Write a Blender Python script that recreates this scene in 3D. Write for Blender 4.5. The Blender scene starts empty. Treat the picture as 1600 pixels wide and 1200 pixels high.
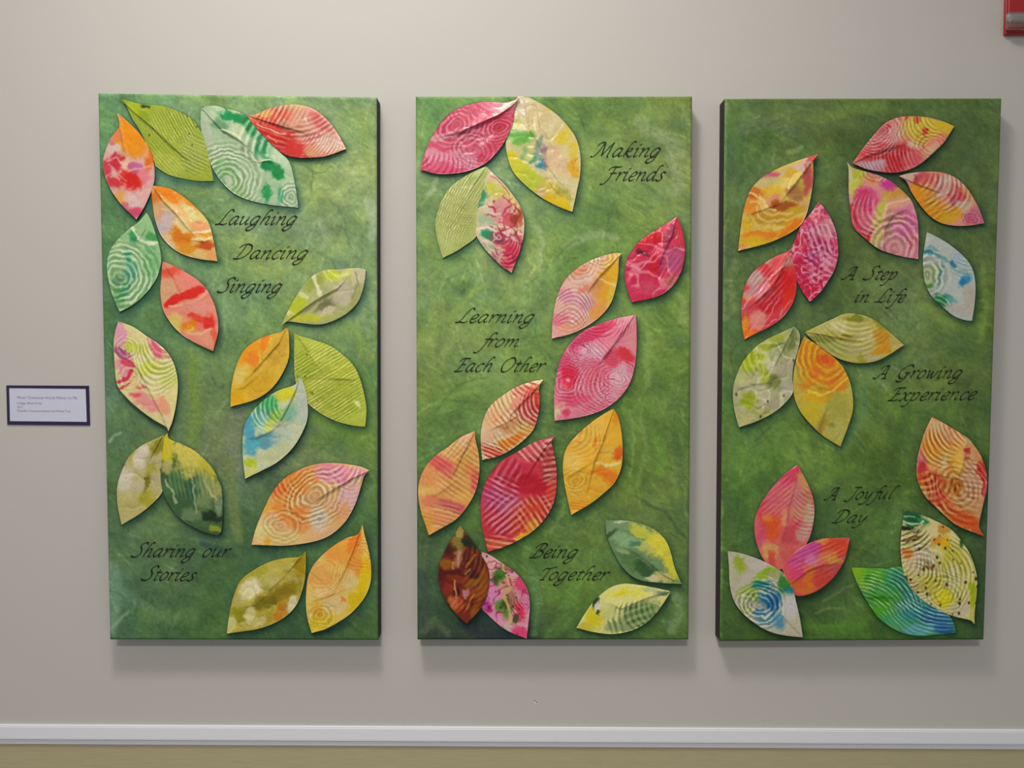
import bpy, math, random
import numpy as np
from mathutils import Matrix, Vector

# ------------------------------------------------------------------ camera
SC = bpy.context.scene
FOC = 1111.0                     # focal length in pixels of a 1600x1200 frame
DIST, EYE = 1.60, 1.69           # camera to wall, eye height
VPX, VPY, ROLL = 807.0, 556.0, 0.0022
cy_ = np.array([(VPX - 800) / FOC, -(VPY - 600) / FOC, -1.0]); cy_ /= np.linalg.norm(cy_)
cz_ = np.array([ROLL, 1.0, 0.0]); cz_ -= cy_ * cz_.dot(cy_); cz_ /= np.linalg.norm(cz_)
cx_ = np.cross(cy_, cz_)
W2C = np.stack([cx_, cy_, cz_], 1)
C2W = W2C.T
CAM = np.array([0.0, -DIST, EYE])
cd = bpy.data.cameras.new('camera'); cam = bpy.data.objects.new('camera', cd)
SC.collection.objects.link(cam)
cd.sensor_width = 36.0; cd.lens = FOC / 1600 * 36; cd.clip_start = 0.05
cam.matrix_world = Matrix.Translation(Vector(CAM)) @ Matrix([list(r) for r in C2W]).to_4x4()
SC.camera = cam

# ------------------------------------------------------------------ light
vs = SC.view_settings
vs.view_transform = 'Standard'; vs.look = 'None'; vs.gamma = 1.0; vs.use_curve_mapping = False
vs.exposure = 0.12
wd = bpy.data.worlds.new('room_light'); SC.world = wd; wd.use_nodes = True
bg = wd.node_tree.nodes['Background']
bg.inputs[0].default_value = (0.93, 0.96, 1.0, 1); bg.inputs[1].default_value = 0.32
CEIL = 3.65

def area(name, loc, sx, sy, power, col):
    l = bpy.data.lights.new(name, 'AREA'); l.shape = 'RECTANGLE'; l.size = sx; l.size_y = sy
    l.spread = 2.8; l.energy = power; l.color = col
    o = bpy.data.objects.new(name, l); o.location = loc; SC.collection.objects.link(o)
    return o
area('ceiling_lamp', (-0.40, -1.08, CEIL - 0.06), 0.36, 0.28, 19, (1.0, 0.93, 0.84))
area('added_soft_fill', (-0.34, -1.05, CEIL - 0.04), 1.3, 0.8, 15, (1.0, 0.93, 0.85))  # added broad fill, no actual fixture: brightens the upper wall and softens shadows
area('ceiling_lamp', (-0.30, -3.20, CEIL - 0.06), 0.60, 0.50, 54, (1.0, 0.94, 0.86))

# ------------------------------------------------------------------ helpers
def at(px, py, Y):
    """points of the plane y = Y seen at photo pixels px, py"""
    px = np.asarray(px, float); py = np.asarray(py, float)
    d = np.stack([(px - 800) / FOC, (600 - py) / FOC, -np.ones_like(px)], -1) @ W2C
    t = (np.asarray(Y) - CAM[1]) / d[..., 1]
    return CAM + d * t[..., None]

def tag(o, label=None, cat=None, group=None, kind=None):
    for k, v in (('label', label), ('category', cat), ('group', group), ('kind', kind)):
        if v: o[k] = v
    return o

def mesh_obj(name, V, F, mat, parent=None, smooth=False, col=None):
    V = np.asarray(V, np.float32)
    me = bpy.data.meshes.new(name)
    if isinstance(F, np.ndarray):
        n = len(F); k = F.shape[1]
        me.vertices.add(len(V)); me.vertices.foreach_set('co', V.ravel())
        me.loops.add(n * k); me.loops.foreach_set('vertex_index', F.astype(np.int32).ravel())
        me.polygons.add(n); me.polygons.foreach_set('loop_start', np.arange(0, n * k, k, dtype=np.int32))
        me.update(calc_edges=True)
    else:
        me.from_pydata([tuple(v) for v in V.tolist()], [], F)
    if smooth:
        me.polygons.foreach_set('use_smooth', np.ones(len(me.polygons), bool))
    if col is not None:
        a = me.color_attributes.new('paint', 'FLOAT_COLOR', 'POINT')
        a.data.foreach_set('color', np.concatenate([col, np.ones((len(col), 1))], 1).astype(np.float32).ravel())
    me.materials.append(mat)
    o = bpy.data.objects.new(name, me); SC.collection.objects.link(o)
    if parent is not None:
        o.parent = parent
        o.matrix_parent_inverse = parent.matrix_world.inverted()
    return o

def empty(name, loc):
    o = bpy.data.objects.new(name, None); o.location = loc; o.empty_display_size = .05
    SC.collection.objects.link(o)
    o.matrix_world = Matrix.Translation(loc)
    return o

def box(x0, x1, y0, y1, z0, z1):
    V = [(x, y, z) for x in (x0, x1) for y in (y0, y1) for z in (z0, z1)]
    F = [(0, 1, 3, 2), (4, 6, 7, 5), (0, 4, 5, 1), (2, 3, 7, 6), (0, 2, 6, 4), (1, 5, 7, 3)]
    return V, F

def bevel(o, w, n=3):
    m = o.modifiers.new('bevel', 'BEVEL'); m.width = w; m.segments = n; m.limit_method = 'ANGLE'
    for p in o.data.polygons: p.use_smooth = True
    return o

def lin(c):
    c = np.asarray(c, float) / 255
    return np.where(c <= .04045, c / 12.92, ((c + .055) / 1.055) ** 2.4)

def hx(s):
    return np.array([int(s[i:i + 2], 16) for i in (0, 2, 4)], float)

def _h(ix, iy, seed):
    n = (ix * 374761393 + iy * 668265263 + seed * 362437) & 0x7fffffff
    n = ((n ^ (n >> 13)) * 1274126177) & 0x7fffffff
    return ((n ^ (n >> 16)) & 0xffff) / 65535.0

def vn(x, y, seed=0):
    ix = np.floor(x).astype(np.int64); iy = np.floor(y).astype(np.int64)
    fx = x - ix; fy = y - iy; fx = fx * fx * (3 - 2 * fx); fy = fy * fy * (3 - 2 * fy)
    a = _h(ix, iy, seed); b = _h(ix + 1, iy, seed); c = _h(ix, iy + 1, seed); d = _h(ix + 1, iy + 1, seed)
    return (a + (b - a) * fx) * (1 - fy) + (c + (d - c) * fx) * fy

def fbm(x, y, seed=0, n=3):
    s = 0; a = .5; t = 0
    for i in range(n):
        s = s + a * vn(x * 2 ** i, y * 2 ** i, seed + 17 * i); t += a; a *= .5
    return s / t

def sstep(a, b, x):
    t = np.clip((x - a) / (b - a), 0, 1); return t * t * (3 - 2 * t)

# brightness of the bare wall in the photograph at a few places: divides the light out of the colours read off it
WX = np.array([0, 400, 620, 900, 1200, 1600.]); WY = np.array([0, 150, 400, 650, 900, 1150.])
WL = np.array([[188, 200, 201, 191, 174, 150], [184, 195, 198, 188, 173, 148], [176, 184, 186, 177, 164, 144],
               [166, 173, 173, 167, 156, 140], [159, 164, 163, 158, 150, 138], [157, 160, 160, 156, 148, 138.]])
WALL_ALB = 0.60
def albedo(c, x, y, gloss=.010):
    """c sRGB 0..255 colours read at photo pixel x, y -> linear reflectance"""
    fx = np.interp(x, WX, np.arange(6)); fy = np.interp(y, WY, np.arange(6))
    ix = np.clip(fx.astype(int), 0, 4); iy = np.clip(fy.astype(int), 0, 4); fx = fx - ix; fy = fy - iy
    L = (WL[iy, ix] * (1 - fx) + WL[iy, ix + 1] * fx) * (1 - fy) + (WL[iy + 1, ix] * (1 - fx) + WL[iy + 1, ix + 1] * fx) * fy
    return np.clip((lin(c) - gloss) * (WALL_ALB / lin(L))[..., None], .004, .93)

# ------------------------------------------------------------------ materials
def new_mat(name):
    m = bpy.data.materials.new(name); m.use_nodes = True
    return m, m.node_tree, m.node_tree.nodes['Principled BSDF']

def node(nt, t, **kw):
    n = nt.nodes.new(t)
    for k, v in kw.items(): setattr(n, k, v)
    return n

def noise(nt, scale, detail=3, rough=.55, vec=None):
    n = node(nt, 'ShaderNodeTexNoise'); n.inputs['Scale'].default_value = scale
    n.inputs['Detail'].default_value = detail; n.inputs['Roughness'].default_value = rough
    if vec: nt.links.new(vec, n.inputs['Vector'])
    return n

def bump(nt, b, hsock, strength, dist):
    n = node(nt, 'ShaderNodeBump'); n.inputs['Strength'].default_value = strength; n.inputs['Distance'].default_value = dist
    nt.links.new(hsock, n.inputs['Height']); nt.links.new(n.outputs[0], b.inputs['Normal'])
    return n

def plain(name, rgb, rough=.6, spec=.5, nscale=0, namt=.06, bstr=0, bdist=.001, stretch=None):
    m, nt, b = new_mat(name)
    b.inputs['Roughness'].default_value = rough; b.inputs['Specular IOR Level'].default_value = spec
    b.inputs['Base Color'].default_value = (*rgb, 1)
    if nscale:
        tc = node(nt, 'ShaderNodeTexCoord'); mp = node(nt, 'ShaderNodeMapping')
        nt.links.new(tc.outputs['Object'], mp.inputs[0])
        if stretch: mp.inputs['Scale'].default_value = stretch
        n = noise(nt, nscale, 4, .6, mp.outputs[0])
        mx = node(nt, 'ShaderNodeMix', data_type='RGBA')
        mx.inputs[6].default_value = (*[c * (1 - namt) for c in rgb], 1)
        mx.inputs[7].default_value = (*[min(1, c * (1 + namt)) for c in rgb], 1)
        nt.links.new(n.outputs[0], mx.inputs[0]); nt.links.new(mx.outputs[2], b.inputs['Base Color'])
        if bstr: bump(nt, b, n.outputs[0], bstr, bdist)
    return m

def painted(name, rough, coat, nscale, bstr, bdist, aniso=None, mott=.10):
    m, nt, b = new_mat(name)
    at_ = node(nt, 'ShaderNodeVertexColor', layer_name='paint')
    tc = node(nt, 'ShaderNodeTexCoord')
    mp = node(nt, 'ShaderNodeMapping'); nt.links.new(tc.outputs['Object'], mp.inputs[0])
    if aniso: mp.inputs['Scale'].default_value = aniso
    n = noise(nt, nscale, 5, .62, mp.outputs[0])
    rmp = node(nt, 'ShaderNodeMapRange'); rmp.inputs[1].default_value = .3; rmp.inputs[2].default_value = .7
    rmp.inputs[3].default_value = 1 - mott; rmp.inputs[4].default_value = 1 + mott
    nt.links.new(n.outputs[0], rmp.inputs[0])
    mx = node(nt, 'ShaderNodeVectorMath', operation='SCALE')
    nt.links.new(at_.outputs[0], mx.inputs[0]); nt.links.new(rmp.outputs[0], mx.inputs['Scale'])
    nt.links.new(mx.outputs[0], b.inputs['Base Color'])
    b.inputs['Roughness'].default_value = rough; b.inputs['Specular IOR Level'].default_value = .30
    b.inputs['Coat Weight'].default_value = coat; b.inputs['Coat Roughness'].default_value = .19
    bp = bump(nt, b, n.outputs[0], bstr, bdist)
    nt.links.new(bp.outputs[0], b.inputs['Coat Normal'])
    return m

M_wall = plain('wall_paint', (.60, .585, .56), .85, .2, 260, .012, .12, .0006)
M_low = plain('olive_grasscloth', (.50, .455, .285), .8, .2, 60, .16, .25, .0008, (.25, 1, 5))
M_rail = plain('white_trim_paint', (.80, .825, .90), .45, .4, 90, .01)
M_ceil = plain('ceiling_paint', (.8, .79, .76), .9, .1, 40, .02)
M_floor = plain('floor_carpet', (.24, .22, .20), .95, .1, 220, .2)
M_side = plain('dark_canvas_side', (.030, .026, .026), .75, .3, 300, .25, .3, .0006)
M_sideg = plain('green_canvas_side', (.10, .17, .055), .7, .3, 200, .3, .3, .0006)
M_ink = plain('black_ink', (.008, .011, .008), .5, .35, 400, .2)
M_green = painted('green_acrylic', .60, .0, 150, .42, .0011)
M_leaf = painted('varnished_print_paper', .46, .55, 260, .10, .0003, None, .035)
M_frame = plain('purple_black_card', (.035, .018, .075), .5, .4, 200, .1)
M_card = plain('white_card', (.67, .70, .87), .7, .3, 100, .02)
M_print = plain('grey_print', (.27, .27, .33), .8, .2)
M_red = plain('red_plastic', (.42, .022, .030), .35, .5, 60, .05)
M_hole = plain('hole_shadow', (.10, .09, .085), .9, .1)
M_plaster = plain('chipped_plaster', (.70, .67, .63), .9, .1)
M_lens, _nt, _b = new_mat('clear_lens')
_b.inputs['Base Color'].default_value = (.80, .78, .77, 1); _b.inputs['Roughness'].default_value = .10
_b.inputs['Transmission Weight'].default_value = .88; _b.inputs['IOR'].default_value = 1.45
M_wood = plain('pine_wood', (.50, .36, .21), .7, .3, 40, .15, 0, 0, (1, 1, .2))
M_tube = plain('lamp_reflector', (.42, .40, .38), .25, .6)

# ------------------------------------------------------------------ room
rail_z = at(800, 1147, -.006)[2]
def wall_sheet(name, z0, z1, mat, y=0.0):
    V, F = box(-4.5, 4.5, y, y + .12, z0, z1)
    return tag(mesh_obj(name, V, F, mat), kind='structure')
wall = wall_sheet('wall_back', rail_z - .012, CEIL, M_wall)
wall_sheet('wall_back_lower', 0, rail_z - .012, M_low)
V, F = box(-4.5, 4.5, -6.0, .12, -.1, 0); tag(mesh_obj('floor', V, F, M_floor), kind='structure')
V, F = box(-4.5, 4.5, -6.0, .12, CEIL, CEIL + .1); tag(mesh_obj('ceiling', V, F, M_ceil), kind='structure')

# chair rail: profile swept along the wall (offset from rail_z, depth)
zt = at(800, 1136.5, -.003)[2]; zb = at(800, 1160, -.008)[2]; zl = at(800, 1167, -.003)[2]
prof = [(zt, 0), (zt, -.0035), (zt - .0008, -.0048), (zt - .0022, -.0050), (zt - .0028, -.0045), (zt - .0040, -.0058),
        (zb + .0050, -.0085), (zb + .0015, -.0085), (zb, -.0070), (zb - .0006, -.0042), (zl + .002, -.0040), (zl, -.0030), (zl, 0)]
V = []; F = []
for x in (-4.5, 4.5): V += [(x, y, z) for z, y in prof]
n = len(prof)
for i in range(n - 1): F.append((i, i + 1, n + i + 1, n + i))
F += [tuple(range(n)), tuple(range(2 * n - 1, n - 1, -1))]
tag(mesh_obj('trim_1', V, F, M_rail), kind='structure')

# little nail hole with chipped plaster, in the wall under the middle canvas
def disc(cx, cz, y, r0, n, seed, mat, name, jag=.3):
    rnd = random.Random(seed)
    V = [(cx, y - .0006, cz)]; F = []
    for i in range(n):
        a = 2 * math.pi * i / n; r = r0 * (1 + jag * (rnd.random() - .5) * 2)
        V.append((cx + r * math.cos(a), y, cz + r * math.sin(a)))
    for i in range(n): F.append((0, 1 + (i + 1) % n, 1 + i))
    return mesh_obj(name, V, F, mat, wall)
p = at(837.5, 1098.5, 0); disc(p[0], p[2], -.0002, .0060, 14, 3, M_plaster, 'chipped_plaster', .35)
p = at(838.5, 1096.5, 0); disc(p[0], p[2], -.0009, .0015, 9, 4, M_hole, 'nail_hole', .2)
p = at(835.5, 1094.5, 0); disc(p[0], p[2], -.0007, .0014, 7, 8, M_hole, 'nail_hole', .6)

# ------------------------------------------------------------------ leaf painting
def warp(X, Y, amp, sc, seed):
    return (X + amp * (fbm(X / sc, Y / sc, seed) - .5) * 2, Y + amp * (fbm(X / sc, Y / sc, seed + 91) - .5) * 2)

def poly_dist(X, Y, pts):
    """unsigned distance, signed side and parameter along a polyline"""
    best = np.full(X.shape, 1e9); side = np.zeros(X.shape); par = np.zeros(X.shape)
    P = np.asarray(pts, float); seg = np.hypot(*(P[1:] - P[:-1]).T); tot = seg.sum(); acc = 0
    for i in range(len(P) - 1):
        a = P[i]; d = P[i + 1] - a; l2 = max(d.dot(d), 1e-9)
        t = np.clip(((X - a[0]) * d[0] + (Y - a[1]) * d[1]) / l2, 0, 1)
        ex = X - a[0] - t * d[0]; ey = Y - a[1] - t * d[1]; D = np.hypot(ex, ey)
        s = np.sign(d[0] * (Y - a[1]) - d[1] * (X - a[0]))
        m = D < best - 1e-6
        best = np.where(m, D, best); side = np.where(m, s, side); par = np.where(m, (acc + t * seg[i]) / tot, par)
        acc += seg[i]
    return best, side, par

def apply_ops(C, X, Y, ops, seed):
    W1 = warp(X, Y, 6, 13, seed); W1 = warp(*W1, 2.2, 4.5, seed + 31); W2 = warp(X, Y, 4.5, 16, seed + 5); W2 = warp(*W2, 1.3, 5, seed + 35)
    fine = fbm(X / 3.1, Y / 3.1, seed + 9); mod = np.clip(.45 + 1.5 * (fbm(X / 15, Y / 15, seed + 21, 2) - .28), .15, 1)
    fib = fbm(X / 1.7, Y / 1.7, seed + 23, 2) - .5
    for k, op in enumerate(ops):
        t = op[0]
        if t == 'B':      # soft blob: x y rx ry angle colour alpha
            _, x, y, rx, ry, an, c, a = op
            ca, sa = math.cos(math.radians(an)), math.sin(math.radians(an))
            dx = W1[0] - x; dy = W1[1] - y
            d = np.hypot((dx * ca + dy * sa) / rx, (-dx * sa + dy * ca) / ry) + .5 * (fine - .5)
            m = a * sstep(1.32, .62, d)
        elif t == 'R':    # combed rings: x y spacing colour alpha rx ry angle squash
            _, x, y, sp, c, a, rx, ry, an, sq = op
            ca, sa = math.cos(math.radians(an)), math.sin(math.radians(an))
            dx = W2[0] - x; dy = W2[1] - y
            u = dx * ca + dy * sa; v = (-dx * sa + dy * ca)
            r = np.hypot(u, v / sq)
            w = .5 + .5 * np.cos(2 * math.pi * r / (sp * .9))
            m = 1.02 * a * mod * sstep(.40, .9, w + .5 * (fine - .5)) * sstep(.5, 2.2, r / sp); ell = sstep(1.15, .7, np.hypot(u / rx, v / ry)); env = mod * a * (1 - w) * ell; m = m * ell
        elif t == 'S':    # combed stripes: angle spacing colour alpha x y rx ry bend
            _, an, sp, c, a, x, y, rx, ry, bend = op
            ca, sa = math.cos(math.radians(an)), math.sin(math.radians(an))
            dx = W2[0] - x; dy = W2[1] - y
            dx = dx * .3 + (X - x) * .7; dy = dy * .3 + (Y - y) * .7; u = dx * ca + dy * sa; v = (-dx * sa + dy * ca) + bend * u * u / 100.; v = v + 2.2 * (fbm(u / 60, v / 7, seed + k) - .5)
            w = .5 + .5 * np.cos(2 * math.pi * v / (sp * .92))
            m = 1.15 * a * mod * sstep(.40, .85, w + .4 * (fine - .5)); ell = sstep(1.15, .7, np.hypot((X - x) / rx, (Y - y) / ry)); env = mod * a * (1 - w) * ell; m = m * ell
        elif t == 'K':    # brush line: points width colour alpha
            _, pts, w, c, a = op
            d, _s, par = poly_dist(W2[0], W2[1], pts)
            m = a * sstep(w * .62, w * .34, d + w * .12 * (fine - .5))
        elif t == 'P':    # specks: count radius colour
            _, n, r, c, a = op
            rnd = np.random.RandomState(seed + k)
            q = rnd.rand(n, 2); m = np.zeros(X.shape)
            for i in range(n):
                px = X.min() + q[i, 0] * np.ptp(X); py = Y.min() + q[i, 1] * np.ptp(Y)
                rr = r * (.45 + .75 * (i * .618 % 1)); m = np.maximum(m, sstep(rr * 1.5, rr * .5, np.hypot(X - px, (Y - py) * .7)))
            m = m * a
        elif t == 'W':    # wrinkled web of lines: scale colour alpha x y rx ry
            _, sc, c, a, x, y, rx, ry = op
            w = np.abs(fbm(X / sc, Y / sc, seed + k + 40, 2) - .5)
            m = a * sstep(.07, .015, w) * sstep(1.15, .8, np.hypot((X - x) / rx, (Y - y) / ry))
        tgt = hx(c)
        if t in 'RS':                        # combed through wet paint: the ground shows a lighter or darker tone of itself
            up = tgt.mean() > C.mean(); tgt = .8 * tgt + .2 * np.clip(C * (1.22 if up else .78), 0, 245)
            m = np.clip(m, 0, 1); C = C * (1 + (-.23 if up else .12) * env)[..., None]
        C = C + (tgt - C) * m[..., None]
    return C * (1 + .11 * fib)[..., None]

DIRS = {'u': (0, -1), 'd': (0, 1), 'l': (-1, 0), 'r': (1, 0)}
def spline(pts, n):
    P = np.asarray(pts, float); m = len(P)
    s = np.concatenate([[0], np.cumsum(np.hypot(*(P[1:] - P[:-1]).T))]); s /= s[-1]
    E = np.vstack([2 * P[0] - P[1], P, 2 * P[-1] - P[-2]])
    q = np.linspace(0, 1, n); out = np.empty((n, 2))
    k = np.clip(np.searchsorted(s, q, 'right') - 1, 0, m - 2); t = ((q - s[k]) / (s[k + 1] - s[k]))[:, None]
    p0, p1, p2, p3 = E[k], E[k + 1], E[k + 2], E[k + 3]
    return .5 * ((2 * p1) + (p2 - p0) * t + (2 * p0 - 5 * p1 + 4 * p2 - p3) * t ** 2 + (3 * p1 - p0 - 3 * p2 + p3) * t ** 3)

FRONT = -.042
OUTLINES = {1: [], 2: [], 3: []}
def make_leaf(parent, which, label, A, left, right, B, folds, base, ops, lay=0.0, cr=.5, bulge=2.6, seed=1):
    L = [A] + left + [B]; R = [A] + right + [B]
    length = math.hypot(A[0] - B[0], A[1] - B[1])
    n = int(length / 1.25)
    Lp = spline(L, n); Rp = spline(R, n)
    wid = np.hypot(*(Lp - Rp).T).max(); m = int(wid / 1.25)
    t = np.linspace(0, 1, m)[None, :, None]
    G = Lp[:, None, :] * (1 - t) + Rp[:, None, :] * t
    X, Y = G[..., 0], G[..., 1]
    OUTLINES[which].append((np.vstack([Lp, Rp[::-1]]), seed))
    tt = t[..., 0] * np.ones((n, 1)); ss = np.linspace(0, 1, n)[:, None] * np.ones((1, m))
    env = np.clip(1 - (2 * tt - 1) ** 2, 0, 1) ** .6 * np.clip(1 - (2 * ss - 1) ** 4, 0, 1) ** .6
    h = .9 + bulge * env * .6 + lay + 1.1 * (tt > .5) * (tt - .5) * 2 + .9 * vn(ss * 3 + seed, tt * 2, seed)
    # folded creases
    for pts, dr, amp, w in folds:
        P = np.asarray(pts, float); D, s, par = poly_dist(X, Y, P)
        dv = DIRS[dr]; dd = P[-1] - P[0]
        sg = np.sign(dd[0] * dv[1] - dd[1] * dv[0])
        up = (s == sg)
        tap = np.clip(.5 + 1.6 * par, 0, 1) * sstep(1.0, .62, par)
        beyond = sstep(.995, .93, par)
        h = h + amp * tap * np.where(up, np.exp(-D / (w * 1.45)), .62 * np.exp(-D / .75) + .38 * np.exp(-D / (w * 1.6)))
    # crumpled paper
    c1 = np.abs(fbm(X / 26, Y / 26, seed + 3, 2) - .5); c2 = np.abs(fbm(X / 11, Y / 11, seed + 6, 2) - .5)
    ef = .35 + .65 * env
    h = h - cr * ef * 3.2 * np.exp(-c1 / .05) * .45 + cr * ef * 1.0 * (fbm(X / 16, Y / 16, seed + 8, 2) - .5) * 2.2 - cr * ef * .35 * np.exp(-c2 / .05)
    h = np.maximum(h, .45 + lay * .6)
    # colour
    C = np.ones(X.shape + (3,)) * hx(base)
    C = C * (1 + .05 * (fbm(X / 7, Y / 7, seed + 2) - .5))[..., None]
    C = apply_ops(C, X, Y, ops, seed)
    C = 255 * (np.clip(C, 3, 252) / 255) ** 1.19 * np.array([.975, .965, .93])      # deepen to the print's real ink tones
    alb = albedo(C, X, Y)
    top = at(X, Y, FRONT - h / 1000.0)
    idx = np.arange(n * m).reshape(n, m)
    F = np.stack([idx[:-1, :-1], idx[:-1, 1:], idx[1:, 1:], idx[1:, :-1]], -1).reshape(-1, 4)
    if (Rp[n // 2, 0] - Lp[n // 2, 0]) * (B[1] - A[1]) - (Rp[n // 2, 1] - Lp[n // 2, 1]) * (B[0] - A[0]) > 0:
        pass
    else:
        F = F[:, ::-1]
    # rim: the paper's cut edge
    ring = np.concatenate([idx[:, 0], idx[-1, 1:], idx[-2::-1, -1], idx[0, -2:0:-1]])
    rim = top.reshape(-1, 3)[ring].copy(); rim[:, 1] += .0006
    base_i = n * m; k = len(ring); a = ring; b = np.roll(ring, -1)
    ra = base_i + np.arange(k); rb = np.roll(ra, -1)
    F2 = np.stack([a, ra, rb, b], -1)
    V = np.vstack([top.reshape(-1, 3), rim]); col = np.vstack([alb.reshape(-1, 3), np.full((k, 3), .62)])
    o = mesh_obj('leaf', V, np.vstack([F, F2]), M_leaf, parent, True, col)
    o['label'] = label
    return o
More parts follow.
